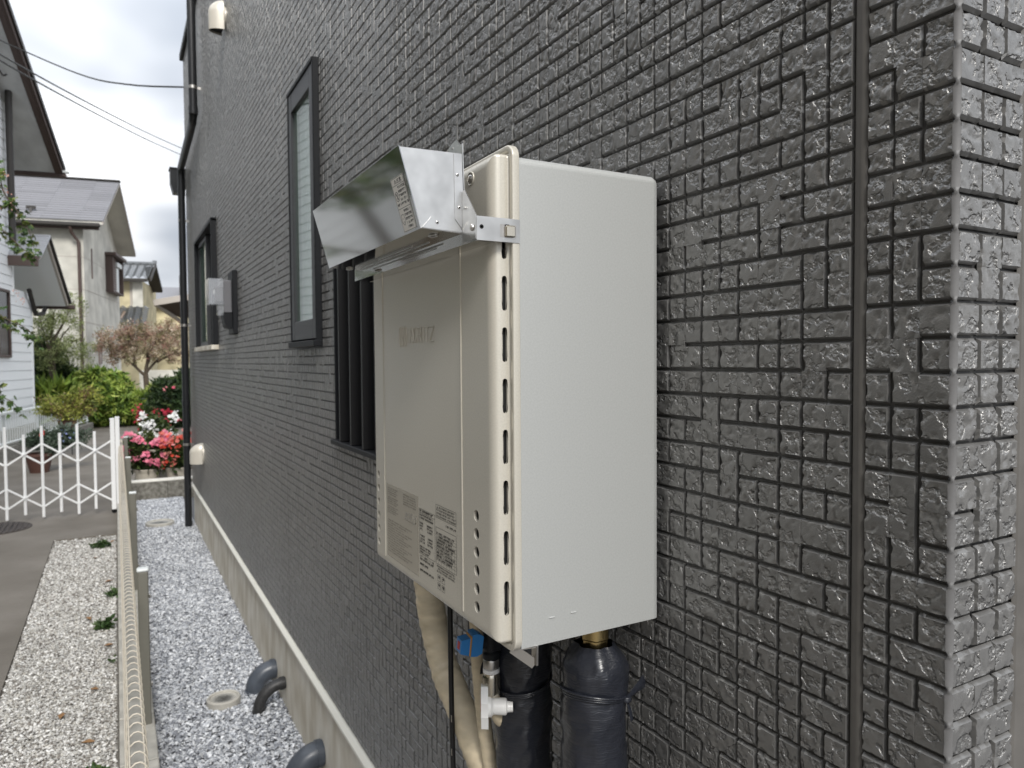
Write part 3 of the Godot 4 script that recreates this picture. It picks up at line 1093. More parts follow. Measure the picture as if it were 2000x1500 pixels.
# Strokes of a few characters on a 10 x 10 grid (y down): pairs of points.
const GLYPHS := {
	"chu": [1, 1, 2, 2, 0, 4, 2, 5, 0, 9, 2, 7, 6, 0, 7, 1, 4, 2, 9, 2, 4, 5, 9, 5, 3, 9, 10, 9, 6, 2, 6, 9],
	"i": [5, 0, 5, 1, 2, 1, 8, 1, 3, 2, 4, 3, 7, 2, 6, 3, 1, 3, 9, 3, 3, 4, 3, 7, 7, 4, 7, 7, 3, 4, 7, 4, 3, 6, 7, 6, 3, 7, 7, 7, 2, 8, 1, 10, 4, 8, 4, 10, 4, 10, 7, 10, 7, 9, 7, 10, 9, 8, 10, 9],
	"ya": [1, 5, 7, 2, 7, 2, 9, 4, 9, 4, 7, 6, 3, 1, 6, 10, 6, 0, 7, 2],
	"ke": [2, 1, 2, 9, 4, 3, 9, 3, 7, 1, 7, 7, 7, 7, 5, 10],
	"do": [3, 1, 5, 5, 8, 3, 3, 6, 3, 6, 3, 9, 3, 9, 8, 9, 7, 0, 8, 1, 9, 0, 10, 1],
	"tri": [5, 0, 0, 9, 0, 9, 10, 9, 10, 9, 5, 0, 5, 3, 5, 6, 5, 7, 5, 8],
}


func stroke(img: Image, a: Vector2, b: Vector2, w: float, c: Color) -> void:
	var n := int(a.distance_to(b) * 2.0) + 1
	for k in n + 1:
		var p := a.lerp(b, float(k) / n)
		img.fill_rect(Rect2i(int(p.x - w / 2), int(p.y - w / 2), maxi(1, int(w)), maxi(1, int(w))), c)


func glyph(img: Image, key: String, at: Vector2, size: float, w: float, c: Color) -> void:
	var s: Array = GLYPHS[key]
	for k in range(0, s.size(), 4):
		stroke(img, at + Vector2(s[k], s[k + 1]) * size / 10.0, at + Vector2(s[k + 2], s[k + 3]) * size / 10.0, w, c)


func small_print(img: Image, at: Vector2, size: float, count: int, w: float, c: Color, r: RandomNumberGenerator) -> void:     # print too small to be read
	for k in count:
		var p := at + Vector2(k * size * 1.02, 0)
		var kind := r.randi_range(0, 3)
		if kind < 3:
			for q in 2 + kind: stroke(img, p + Vector2(0.1, 0.12 + 0.22 * q) * size, p + Vector2(0.88, 0.12 + 0.22 * q) * size, w, c)
		stroke(img, p + Vector2(0.5, 0.05) * size, p + Vector2(0.5 if kind else 0.2, 0.95) * size, w, c)
		if r.randf() < 0.5: stroke(img, p + Vector2(0.12, 0.2) * size, p + Vector2(0.12, 0.9) * size, w, c)
		if r.randf() < 0.5: stroke(img, p + Vector2(0.86, 0.3) * size, p + Vector2(0.6, 0.95) * size, w, c)


func printed(called: String, img: Image, see_through: bool, rough: float) -> StandardMaterial3D:
	var m := mat(called, Color.WHITE, rough)
	m.albedo_texture = ImageTexture.create_from_image(img)
	if see_through:
		m.transparency = BaseMaterial3D.TRANSPARENCY_ALPHA
		m.roughness = 0.5
	return m


func sheet(a: Vector3, b: Vector3, c: Vector3, d: Vector3, thick: Vector3) -> MB:     # lower left, lower right, upper right, upper left, outward thickness
	var mb := MB.new()
	mb.quad(a + thick, b + thick, c + thick, d + thick)
	for q in [[a, b], [b, c], [c, d], [d, a]]: mb.quad(q[0], q[1], q[1] + thick, q[0] + thick)
	return mb


func labels(h: Node, o: Vector3, xf: float, face: Basis) -> void:
	var r := RandomNumberGenerator.new()
	r.seed = 3
	var ink := Color(0.10, 0.10, 0.10, 0.92)
	var none := Color(0.12, 0.12, 0.12, 0.0)
	# the instruction sheet on the left: pale print on a silvery film
	var film := sheet(Vector3(xf - 0.0001, 1.276, -1.1430) + o, Vector3(xf - 0.0001, 1.276, -1.0005) + o, Vector3(xf - 0.0001, 1.3965, -1.0005) + o, Vector3(xf - 0.0001, 1.3965, -1.1430) + o, Vector3(-0.0002, 0, 0))
	part("instruction_film", film.mesh(M.film), h)
	var img := Image.create(640, 540, false, Image.FORMAT_RGBA8)
	img.fill(none)
	var pale := Color(0.42, 0.40, 0.35, 0.75)
	for k in 3:
		for q in 4: small_print(img, Vector2(20, 24 + k * 68 + q * 15), 11, 20 - 3 * (q % 2), 1.5, pale, r)
	for k in 5: small_print(img, Vector2(350, 24 + k * 17), 12, 20, 1.5, pale, r)
	for k in 14: small_print(img, Vector2(24, 262 + k * 18), 12, 40 - (k % 3) * 6, 1.5, pale, r)
	part("instruction_print", sheet(Vector3(xf - 0.00035, 1.277, -1.1425) + o, Vector3(xf - 0.00035, 1.277, -1.001) + o, Vector3(xf - 0.00035, 1.396, -1.001) + o, Vector3(xf - 0.00035, 1.396, -1.1425) + o, Vector3(-0.00005, 0, 0)).mesh(printed("pale_print", img, true, 0.5)), h)
	var eco := TextMesh.new()
	var font := SystemFont.new()
	font.font_names = PackedStringArray(["Droid Sans"])
	eco.font = font
	eco.text = "eco"
	eco.font_size = 32
	eco.pixel_size = 0.00052
	eco.depth = 0.0003
	eco.material = M.pale_ink
	part("printed_name", eco, h).transform = Transform3D(face, Vector3(xf - 0.0004, 1.3605, -1.043) + o)
	var sw := MB.new()
	for q in [[[-1.030, 1.3655], [-1.024, 1.3655]], [[-1.027, 1.3655], [-1.0275, 1.357]], [[-1.021, 1.364], [-1.019, 1.356]], [[-1.017, 1.361], [-1.011, 1.361]], [[-1.009, 1.366], [-1.010, 1.355]], [[-1.058, 1.3535], [-1.014, 1.3525]], [[-1.014, 1.3525], [-1.009, 1.357]]]:
		sw.bar(Vector3(xf - 0.0005, q[0][1], q[0][0]) + o, Vector3(xf - 0.0005, q[1][1], q[1][0]) + o, 0.0011, 0.0005)
	part("printed_stroke", sw.mesh(M.pale_ink), h)
	# the rating plate on the right
	img = Image.create(640, 800, false, Image.FORMAT_RGBA8)
	img.fill(none)
	for q in [[10, 120, 290, 560], [310, 10, 630, 130], [310, 220, 630, 560]]:
		for e in [[q[0], q[1], q[2], q[1]], [q[2], q[1], q[2], q[3]], [q[2], q[3], q[0], q[3]], [q[0], q[3], q[0], q[1]]]: stroke(img, Vector2(e[0], e[1]), Vector2(e[2], e[3]), 3, ink)
	glyph(img, "tri", Vector2(318, 24), 40, 3, ink)
	for k in 4: small_print(img, Vector2(365 if k < 2 else 320, 22 + k * 27), 20, 12 if k < 2 else 15, 2.5, ink, r)
	small_print(img, Vector2(470, 160), 22, 7, 3, ink, r)
	small_print(img, Vector2(20, 126), 26, 9, 4, ink, r)
	stroke(img, Vector2(10, 160), Vector2(290, 160), 3, ink)
	for k in 2: small_print(img, Vector2(20, 170 + k * 28), 20, 12, 3, ink, r)
	for k in 3:
		small_print(img, Vector2(20, 250 + k * 28), 20, 3, 3, ink, r)
		small_print(img, Vector2(150, 250 + k * 28), 20, 5, 3, ink, r)
	for k in 3:
		small_print(img, Vector2(20, 370 + k * 30), 22, 4, 3, ink, r)
		small_print(img, Vector2(160, 370 + k * 30), 22, 4, 3, ink, r)
	for k in 3: small_print(img, Vector2(20, 480 + k * 26), 20, 10 - k, 3, ink, r)
	for k in 2: small_print(img, Vector2(20, 575 + k * 28), 22, 11, 3.5, ink, r)
	for k in 2: small_print(img, Vector2(20, 650 + k * 60), 24, 6 + k * 4, 4, ink, r)
	for k in 9:
		stroke(img, Vector2(310, 285 + k * 30), Vector2(630, 285 + k * 30), 2, ink)
		small_print(img, Vector2(318, 262 + k * 30), 20, 14 - (k % 3), 3, ink, r)
	for k in 7: stroke(img, Vector2(350 + k * 42, 345), Vector2(350 + k * 42, 560), 2, ink)
	for k in 3: small_print(img, Vector2(318, 572 + k * 24), 18, 16, 2.5, ink, r)
	for q in [[330, 660], [400, 660], [330, 735], [400, 735]]:
		stroke(img, Vector2(q[0], q[1]), Vector2(q[0] + 46, q[1]), 3, ink)
		stroke(img, Vector2(q[0], q[1] + 56), Vector2(q[0] + 46, q[1] + 56), 3, ink)
		stroke(img, Vector2(q[0], q[1]), Vector2(q[0], q[1] + 56), 3, ink)
		stroke(img, Vector2(q[0] + 46, q[1]), Vector2(q[0] + 46, q[1] + 56), 3, ink)
		small_print(img, Vector2(q[0] + 8, q[1] + 8), 30, 1, 5, ink, r)
	part("rating_plate", sheet(Vector3(xf - 0.0002, 1.2770, -0.9995) + o, Vector3(xf - 0.0002, 1.2770, -0.8620) + o, Vector3(xf - 0.0002, 1.3985, -0.8620) + o, Vector3(xf - 0.0002, 1.3985, -0.9995) + o, Vector3(-0.0002, 0, 0)).mesh(printed("plate_print", img, true, 0.5)), h)


# ---------------------------------------------------------------- the exhaust deflector

func deflector() -> void:
	var d := thing("exhaust_deflector", "shiny stainless steel exhaust deflector strapped across the top of the water heater", "deflector", Vector3(-0.27, 1.74, -0.98))
	var o := -d.position
	var z1 := -0.7805
	var z0 := -1.184
	var A := Vector2(-0.3586, 1.8420)        # section: x, y
	var B := Vector2(-0.2810, 1.8438)
	var C := Vector2(-0.2783, 1.7502)
	var D := Vector2(-0.3330, 1.7528)
	var plate := func(p: Vector2, q: Vector2, za: float, zb: float, t: float) -> MB:
		var mb := MB.new()
		var e := (q - p).normalized()
		var nn := Vector2(e.y, -e.x) * t
		var f := func(v: Vector2, z: float) -> Vector3: return Vector3(v.x, v.y, z) + o
		mb.quad(f.call(p, za), f.call(p, zb), f.call(q, zb), f.call(q, za))
		mb.quad(f.call(p + nn, za), f.call(q + nn, za), f.call(q + nn, zb), f.call(p + nn, zb))
		mb.quad(f.call(p, za), f.call(q, za), f.call(q + nn, za), f.call(p + nn, za))
		mb.quad(f.call(p, zb), f.call(p + nn, zb), f.call(q + nn, zb), f.call(q, zb))
		mb.quad(f.call(p, za), f.call(p + nn, za), f.call(p + nn, zb), f.call(p, zb))
		mb.quad(f.call(q, za), f.call(q, zb), f.call(q + nn, zb), f.call(q + nn, za))
		return mb
	part("front_plate", (plate.call(D + Vector2(-0.0012, -0.0010), A + Vector2(-0.0012, 0.0008), z0, z1 + 0.0006, 0.0012) as MB).mesh(M.steel), d)
	part("bottom_plate", (plate.call(C + Vector2(0, -0.0004), D + Vector2(0.0005, -0.0004), z0 + 0.001, z1 - 0.001, 0.0010) as MB).mesh(M.steel), d)
	part("top_plate", (plate.call(A + Vector2(0.001, -0.0006), Vector2(-0.300, 1.8432), z0 + 0.002, z1 - 0.001, 0.0010) as MB).mesh(M.brushed_steel), d)
	part("back_plate", (plate.call(B + Vector2(0.0015, 0.012), C + Vector2(0.0015, -0.002), z0 - 0.012, z1 + 0.001, 0.0010) as MB).mesh(M.brushed_steel), d)
	# the end walls with their folded seams
	for s in [[z1, 1.0], [z0, -1.0]]:
		var e := MB.new()
		var xf := Transform3D(Basis(), Vector3(0, 0, s[0] - (0.001 if s[1] > 0 else 0.0)) + o)
		e.prism([D, C, B, A], xf, 0.001)
		part("end_wall", e.mesh(M.brushed_steel), d)
	var seam := MB.new()
	var fz := Transform3D(Basis(), Vector3(0, 0, z1 + 0.0002) + o)
	seam.prism([Vector2(-0.2905, 1.7660), Vector2(-0.2785, 1.7520), Vector2(-0.2813, 1.8435), Vector2(-0.2915, 1.8425)], fz, 0.0008)
	part("folded_seam", seam.mesh(M.brushed_steel), d)
	seam = MB.new()
	seam.prism([Vector2(-0.3325, 1.7530), Vector2(-0.2795, 1.7510), Vector2(-0.2915, 1.7650), Vector2(-0.3205, 1.7665)], fz, 0.0008)
	part("folded_seam", seam.mesh(M.brushed_steel), d)
	for q in [[-0.2872, 1.8180], [-0.2855, 1.7800], [-0.3135, 1.7602]]:
		var rv := MB.new()
		rv.lathe([Vector2(0.0021, 0.0), Vector2(0.0017, 0.0008), Vector2(0, 0.0011)], Transform3D(Basis(Vector3(1, 0, 0), Vector3(0, 0, 1), Vector3(0, -1, 0)), Vector3(q[0], q[1], z1 + 0.001) + o), 10)
		part("spot_weld", rv.mesh(M.brushed_steel), d)
	# lanced tab standing up behind the top, with its pressed lines
	var tab := MB.new()
	tab.prism([Vector2(-0.0, 0.0), Vector2(0.070, 0.0), Vector2(0.070, 0.014), Vector2(0.058, 0.0245), Vector2(0.040, 0.0215), Vector2(0.0, 0.006)], Transform3D(Basis(Vector3(0, 0, 1), Vector3.UP, Vector3(-1, 0, 0)), Vector3(-0.2778, 1.8415, -0.858) + o), 0.001)
	part("stop_tab", tab.mesh(M.brushed_steel), d)
	for q in [[0.018, 0.004, 0.030, 0.013], [0.030, 0.013, 0.036, 0.006], [0.036, 0.006, 0.048, 0.018], [0.048, 0.018, 0.054, 0.008], [0.054, 0.008, 0.064, 0.016], [0.030, 0.013, 0.032, 0.019]]:
		var ln := MB.new()
		ln.bar(Vector3(-0.2790, 1.8415 + q[1], -0.858 + q[0]) + o, Vector3(-0.2790, 1.8415 + q[3], -0.858 + q[2]) + o, 0.0008, 0.0006)
		part("pressed_line", ln.mesh(M.zinc), d)
	for z in [-0.792, -0.835, -0.880]:
		var sc := MB.new()
		sc.lathe([Vector2(0.004, 0.0), Vector2(0.004, 0.0012), Vector2(0.0026, 0.0026), Vector2(0, 0.003)], Transform3D(Basis(), Vector3(-0.3400 + (0.035 if z < -0.8 else 0.0), 1.8425, z) + o), 12)
		part("screw", sc.mesh(M.zinc), d)
	# holes in the bottom with bright rims, and the long embossed seams
	for z in [-0.812, -1.168]:
		var rim := MB.new()
		var ring := []
		for s in 25: ring.append(Vector3(-0.305 + 0.0042 * cos(TAU * s / 24.0), 1.7503, z + 0.0095 * sin(TAU * s / 24.0)) + o)
		rim.tube(ring, 0.0011, 8, false)
		part("hole_rim", rim.mesh(M.brushed_steel), d)
	for q in [[-0.2905, -0.86, -1.15], [-0.2985, -0.90, -1.04]]:
		var sm := MB.new()
		sm.bar(Vector3(q[0], 1.7499, q[1]) + o, Vector3(q[0], 1.7499, q[2]) + o, 0.0012, 0.0008)
		part("pressed_seam", sm.mesh(M.brushed_steel), d)

	# the strap that carries it: along the cover's face and round both sides to the flange
	var y0 := 1.7365
	var y1 := 1.7590
	var xs := -0.2806
	var st := MB.new()
	st.bx(Vector3(xs, y0, -1.2220) + o, Vector3(xs + 0.0012, y1, -0.7435) + o)
	part("strap", st.mesh(M.steel), d)
	st = MB.new()                                          # its lower lip, folded towards the cover
	st.bx(Vector3(xs + 0.0012, y0, -1.2180) + o, Vector3(-0.2560, y0 + 0.0012, -0.7480) + o)
	part("strap_lip", st.mesh(M.steel), d)
	for s in [1.0, -1.0]:
		var zc := -0.7427 if s > 0 else -1.2214
		st = MB.new()
		st.bx(Vector3(xs, y0 + 0.0005, zc - 0.0006) + o, Vector3(-0.2240, y1 + 0.0055, zc + 0.0006) + o)
		part("strap_side", st.mesh(M.brushed_steel), d)
		st = MB.new()                                      # the flap that rises beside the end wall
		if s > 0:
			st.prism([Vector2(0, 0), Vector2(0.0355, 0), Vector2(0.0355, 0.028), Vector2(0.0060, 0.062), Vector2(0, 0.060)], Transform3D(Basis(Vector3(0, 0, 1), Vector3.UP, Vector3(-1, 0, 0)), Vector3(xs + 0.0002, y0 + 0.002, -0.7790) + o), 0.0010)
			part("strap_flap", st.mesh(M.brushed_steel), d)
	var hole := MB.new()
	var sidewards := Basis(Vector3(1, 0, 0), Vector3(0, 0, 1), Vector3(0, -1, 0))
	hole.lathe([Vector2(0.0026, 0.0), Vector2(0.0026, 0.0002), Vector2(0, 0.0003)], Transform3D(sidewards, Vector3(-0.2745, 1.7525, -0.7421) + o), 16)
	part("strap_hole", hole.mesh(M.inside_black), d)
	# the latch that hooks into the flange
	var cut := MB.new()
	cut.bx(Vector3(-0.2505, 1.7425, -0.7424) + o, Vector3(-0.2290, 1.7575, -0.7419) + o)
	part("latch_cutout", cut.mesh(M.zinc), d)
	var la := MB.new()
	la.bx(Vector3(-0.2445, 1.7428, -0.7420) + o, Vector3(-0.2315, 1.7560, -0.7385) + o, 0.0012)
	part("latch", la.mesh(M.nickel), d)
	la = MB.new()
	la.bx(Vector3(-0.2440, 1.7545, -0.7419) + o, Vector3(-0.2395, 1.7572, -0.7400) + o)
	part("latch_hole", la.mesh(M.inside_black), d)
	var bolt := MB.new()
	var outw := Basis(Vector3(0, 1, 0), Vector3(-1, 0, 0), Vector3(0, 0, 1))
	bolt.lathe([Vector2(0.0042, 0.0), Vector2(0.0042, 0.001), Vector2(0.0032, 0.0026), Vector2(0, 0.0033)], Transform3D(outw, Vector3(xs - 0.0002, 1.7525, -0.7525) + o), 14)
	bolt.box(Vector3(xs - 0.0034, 1.7525, -0.7525) + o, Vector3(0.0005, 0.004, 0.0009))
	part("strap_screw", bolt.mesh(M.zinc), d)

	# the warning label at the right end of the front plate
	var r := RandomNumberGenerator.new()
	r.seed = 11
	var img := Image.create(256, 560, false, Image.FORMAT_RGB8)
	img.fill(Color(0.93, 0.92, 0.90))
	var ink := Color(0.07, 0.07, 0.07)
	for q in [[6, 6, 250, 6], [250, 6, 250, 554], [250, 554, 6, 554], [6, 554, 6, 6], [6, 78, 250, 78], [6, 318, 250, 318]]: stroke(img, Vector2(q[0], q[1]), Vector2(q[2], q[3]), 4, ink)
	glyph(img, "tri", Vector2(66, 22), 40, 4, ink)
	glyph(img, "chu", Vector2(118, 20), 44, 5, ink)
	glyph(img, "i", Vector2(168, 20), 44, 5, ink)
	var kx := 100
	for g in ["ya", "ke", "do", "chu", "i"]:
		glyph(img, g, Vector2(kx, 92), 26, 4, ink)
		kx += 29
	for k in 3: small_print(img, Vector2(96, 134 + k * 42), 28, 5, 4, ink, r)
	small_print(img, Vector2(20, 262), 28, 8, 4, ink, r)
	for k in 5: small_print(img, Vector2(100, 336 + k * 42), 28, 5 if k < 4 else 4, 4, ink, r)
	for s in 40:                                            # a hand under a bar; a drop with a face turned away
		var t := TAU * s / 40.0
		var t1 := TAU * (s + 1) / 40.0
		stroke(img, Vector2(52, 190) + Vector2(cos(t) * 32, sin(t) * 48), Vector2(52, 190) + Vector2(cos(t1) * 32, sin(t1) * 48), 5, ink)
		var f := 1.0 + 0.10 * sin(t * 5.0)
		stroke(img, Vector2(54, 430) + Vector2(cos(t) * 34, sin(t) * 54) * f, Vector2(54, 430) + Vector2(cos(t1) * 34, sin(t1) * 54) * (1.0 + 0.10 * sin(t1 * 5.0)), 4, ink)
	stroke(img, Vector2(32, 152), Vector2(72, 228), 6, ink)
	stroke(img, Vector2(60, 160), Vector2(50, 215), 9, ink)
	stroke(img, Vector2(40, 420), Vector2(54, 424), 4, ink)
	stroke(img, Vector2(60, 450), Vector2(52, 462), 4, ink)
	var e := (A - D).normalized()
	var nn := Vector2(-e.y, e.x)
	var at := func(f: float, z: float) -> Vector3:
		var q := D.lerp(A, f) + nn * 0.00135
		return Vector3(q.x - 0.0004, q.y, z) + o
	part("warning_label", sheet(at.call(0.02, -0.8290), at.call(0.02, -0.7890), at.call(0.70, -0.7890), at.call(0.70, -0.8290), Vector3(nn.x, nn.y, 0) * 0.0002).mesh(printed("warning_print", img, false, 0.45)), d)


# ---------------------------------------------------------------- pipes below the heater

func smooth_path(pts: Array, step := 0.02) -> Array:
	var c := Curve3D.new()
	for k in pts.size():
		var t: Vector3 = (pts[mini(k + 1, pts.size() - 1)] - pts[maxi(k - 1, 0)]) / 6.0
		c.add_point(pts[k], -t, t)
	var out := []
	var n := int(c.get_baked_length() / step) + 1
	for k in n + 1: out.append(c.sample_baked(c.get_baked_length() * k / n, true))
	return out


func wrapped_pipe(top: Vector3, foot: Vector3, rad: float, tie_y: float, knot: float, label: String) -> void:
	var p := thing("insulated_pipe", label, "pipe", foot, 0.0, "taped pipes under the water heater")
	var f := FastNoiseLite.new()
	f.seed = int(top.z * 1000.0)
	f.frequency = 16.0
	var d := top - foot
	var g := []
	var n := 110
	var seg := 40
	for a in n + 1:
		var t := float(a) / n
		var at := d * t
		var y := foot.y + at.y
		var ring := []
		for s in seg:
			var w := TAU * s / seg
			var rr := rad + f.get_noise_3d(cos(w) * 0.09, y * 1.6, sin(w) * 0.09) * 0.0050
			var spiral := fposmod(y / 0.115 + w / TAU + 0.12 * sin(w * 2.0 + y * 9.0), 1.0)               # the overlap of the wound tape
			rr += 0.0026 * clampf(1.0 - spiral * 2.2, 0.0, 1.0)
			rr += 0.0006 * sin((y * 260.0 + sin(w * 3.0) * 3.0)) * clampf(f.get_noise_3d(y * 2.0, w, 5.0) * 2.0, 0.0, 1.0)
			rr -= 0.0035 * exp(-pow((y - tie_y - 0.010 * sin(w + knot)) / 0.006, 2.0))
			if t > 0.978: rr *= lerpf(1.0, 0.56, pow((t - 0.978) / 0.022, 1.25)) * (1.0 + 0.05 * sin(w * 7.0) * (t - 0.978) / 0.022)
			ring.append(at + Vector3(cos(w) * rr, 0, sin(w) * rr))
		g.append(ring)
	var mb := MB.new()
	for ring in g: ring.reverse()
	mb.rows(g, true)
	part("tape_wrap", mb.mesh(M.black_tape), p)
	# the knotted strip that ties it
	mb = MB.new()
	for q in 3:
		var ring := []
		for s in 33:
			var w := TAU * s / 32.0
			ring.append(Vector3(0, tie_y - foot.y + 0.010 * sin(w + knot) + (q - 1) * 0.0035 * sin(w * 0.5), 0) + d * ((tie_y - foot.y) / d.y) * Vector3(1, 0, 1) + Vector3(cos(w), 0, sin(w)) * (rad + 0.0002 + q * 0.0008))
		mb.tube(ring, 0.0018, 6, false)
	part("tie", mb.mesh(M.black_tape), p)
	mb = MB.new()
	var kd := Vector3(cos(-knot), 0, sin(-knot))
	var side := Vector3(-kd.z, 0, kd.x)
	var ka := Vector3(0, tie_y - foot.y, 0) + d * ((tie_y - foot.y) / d.y) * Vector3(1, 0, 1) + kd * (rad + 0.002)
	mb.lathe([Vector2(0.001, -0.005), Vector2(0.0068, -0.003), Vector2(0.0078, 0.0), Vector2(0.0062, 0.004), Vector2(0.001, 0.005)], Transform3D(Basis(), ka), 10)
	for e in [[side * -0.034 + kd * 0.014 + Vector3(0, 0.014, 0), 0.0115], [side * -0.006 + kd * 0.006 + Vector3(0, -0.030, 0), 0.0050]]:
		var tip: Vector3 = ka + e[0]
		var across := (tip - ka).cross(kd).normalized()
		mb.rows([[ka - across * 0.002, ka + kd * 0.001, ka + across * 0.002], [ka.lerp(tip, 0.5) - across * e[1] * 0.6, ka.lerp(tip, 0.5) + kd * 0.0035, ka.lerp(tip, 0.5) + across * e[1] * 0.6], [tip - across * e[1], tip + kd * 0.002, tip + across * e[1]]])
	part("knot", mb.mesh(M.black_tape), p)
	mb = MB.new()
	var bx := d + Vector3(0, -0.012, 0)
	mb.lathe([Vector2(0.017, 0.0), Vector2(0.019, 0.004), Vector2(0.019, 0.018), Vector2(0.0205, 0.020), Vector2(0.0205, 0.038), Vector2(0.016, 0.041), Vector2(0.016, 0.085)], Transform3D(Basis(), bx), 6)
	part("brass_fitting", mb.mesh(M.brass), p)


func pipes_under_heater() -> void:
	wrapped_pipe(Vector3(-0.083, 1.222, -0.990), Vector3(-0.083, 0.0, -0.990), 0.0440, 1.086, 1.9, "left one of two black taped pipes, behind the white valve handle")
	wrapped_pipe(Vector3(-0.073, 1.208, -0.806), Vector3(-0.098, 0.0, -0.800), 0.0445, 1.139, -1.0, "right one of two black taped pipes, its tie knotted with a tail")

	var hs := thing("drain_hose", "thick beige taped hose curving down the wall behind the gas valve", "hose", Vector3(-0.10, 0.0, -0.9))
	var pts := [Vector3(-0.11, 1.262, -1.340), Vector3(-0.11, 1.183, -1.334), Vector3(-0.11, 1.135, -1.319), Vector3(-0.11, 1.075, -1.292), Vector3(-0.11, 1.017, -1.248), Vector3(-0.11, 0.982, -1.199), Vector3(-0.11, 0.937, -1.120), Vector3(-0.11, 0.890, -1.050), Vector3(-0.105, 0.80, -0.95), Vector3(-0.10, 0.5, -0.90), Vector3(-0.10, 0.0, -0.90)]
	pts = pts.map(func(p): return p - hs.position)
	var mb := MB.new()
	var path := smooth_path(pts, 0.006)
	var rads := []
	for k in path.size(): rads.append(0.0265 + 0.0007 * sin(k * 1.9) + 0.0012 * chip.get_noise_1d(k * 0.35) + (0.0012 if k % 23 < 9 else 0.0))
	mb.tube(path, rads, 20)
	part("tape_wrap", mb.mesh(M.hose_wrap), hs)

	hs = thing("thin_hose", "thinner beige taped hose descending between the thick hose and the black pipe", "hose", Vector3(-0.105, 0.0, -1.0))
	pts = [Vector3(-0.115, 1.26, -1.100), Vector3(-0.115, 1.10, -1.090), Vector3(-0.115, 0.99, -1.068), Vector3(-0.115, 0.92, -1.044), Vector3(-0.11, 0.80, -1.02), Vector3(-0.105, 0.0, -1.0)].map(func(p): return p - hs.position)
	path = smooth_path(pts, 0.006)
	rads = []
	for k in path.size(): rads.append(0.0125 + 0.0005 * sin(k * 2.1) + 0.0006 * chip.get_noise_1d(k * 0.5))
	mb = MB.new()
	mb.tube(path, rads, 14)
	part("tape_wrap", mb.mesh(M.hose_wrap), hs)

	var cb := thing("power_cable", "thin black cable hanging down across the beige hose", "cable", Vector3(-0.14, 0.0, -1.14))
	mb = MB.new()
	mb.tube(smooth_path([Vector3(0, 1.262, -0.014), Vector3(0.001, 1.16, -0.011), Vector3(0, 0.88, -0.002), Vector3(0.01, 0.4, 0.01), Vector3(0.02, 0.0, 0.02)], 0.02), 0.0048, 10)
	part("sheath", mb.mesh(M.cable), cb)
	for y in [0.965, 0.905]:
		mb = MB.new()
		mb.bar(Vector3(-0.0038, y, 0.0016), Vector3(-0.0038, y + 0.012, 0.0012), 0.0008, 0.0016)
		part("printed_mark", mb.mesh(M.zinc), cb)

	# the gas cock: black body on a threaded stub, blue handle, white union, brass nut, white lower handle
	var v := thing("gas_valve", "small gas valve with blue and orange handle and white lower handle, hung under the cover", "valve", Vector3(-0.1430, 1.06, -0.985))
	var up := Transform3D()
	mb = MB.new()
	mb.lathe([Vector2(0.010, 0.124), Vector2(0.0115, 0.128), Vector2(0.0115, 0.215)], up, 14)
	part("inlet_stub", mb.mesh(M.nickel), v)
	mb = MB.new()
	mb.lathe([Vector2(0.0120, 0.074), Vector2(0.0135, 0.077), Vector2(0.0135, 0.084), Vector2(0.0110, 0.087), Vector2(0.0125, 0.094), Vector2(0.0125, 0.118), Vector2(0.0100, 0.125), Vector2(0.0, 0.126)], up, 18)
	mb.box(Vector3(0.004, 0.102, 0.005), Vector3(0.018, 0.026, 0.018), Basis(), 0.002)
	part("body", mb.mesh(M.black_metal), v)
	mb = MB.new()
	mb.lathe([Vector2(0.0130, 0.0600), Vector2(0.0142, 0.063), Vector2(0.0142, 0.073), Vector2(0.0125, 0.0755)], up, 6)
	part("chrome_nut", mb.mesh(M.zinc), v)
	mb = MB.new()
	mb.lathe([Vector2(0.0110, 0.0525), Vector2(0.0130, 0.0535), Vector2(0.0130, 0.0590), Vector2(0.0110, 0.0600)], up, 18)
	part("white_ring", mb.mesh(M.white_plastic), v)
	mb = MB.new()
	mb.lathe([Vector2(0.0145, 0.018), Vector2(0.0158, 0.022), Vector2(0.0158, 0.047), Vector2(0.0130, 0.0525)], up, 6)
	part("brass_nut", mb.mesh(M.nickel), v)
	# upper handle points at the viewer's left
	var hx := Vector3(-0.93, 0.10, -0.10).normalized()
	var hy := Vector3.UP
	var hz := hx.cross(hy).normalized()
	hy = hz.cross(hx)
	var hb := Basis(hx, hy, hz)
	mb = MB.new()
	mb.lathe([Vector2(0.0095, 0.008), Vector2(0.0095, 0.020)], Transform3D(Basis(hz, hx, hy), Vector3(0, 0.100, 0)), 16)
	part("spindle", mb.mesh(M.black_metal), v)
	var handle := MB.new()
	handle.prism([Vector2(0.018, -0.012), Vector2(0.026, -0.0165), Vector2(0.036, -0.0165), Vector2(0.036, 0.0165), Vector2(0.028, 0.0185), Vector2(0.018, 0.014)], Transform3D(hb, Vector3(0, 0.100, 0) - hz * 0.0125), 0.025)
	var hd := part("blue_handle", handle.mesh(M.blue_plastic), v)
	handle = MB.new()
	handle.box(Vector3(0, 0.099, 0) + hx * 0.0372, Vector3(0.0028, 0.030, 0.024), hb, 0.001)
	part("orange_band", handle.mesh(M.orange_plastic), hd)
	handle = MB.new()
	handle.prism([Vector2(0.0386, -0.014), Vector2(0.053, -0.010), Vector2(0.053, 0.010), Vector2(0.0386, 0.013)], Transform3D(hb, Vector3(0, 0.098, 0) - hz * 0.0105), 0.021)
	part("lever_tip", handle.mesh(M.blue_plastic), hd)
	handle = MB.new()
	handle.box(Vector3(0, 0.098, 0) + hx * 0.0532, Vector3(0.0012, 0.012, 0.009), hb, 0.0004)
	part("red_mark", handle.mesh(M.red_plastic), hd)
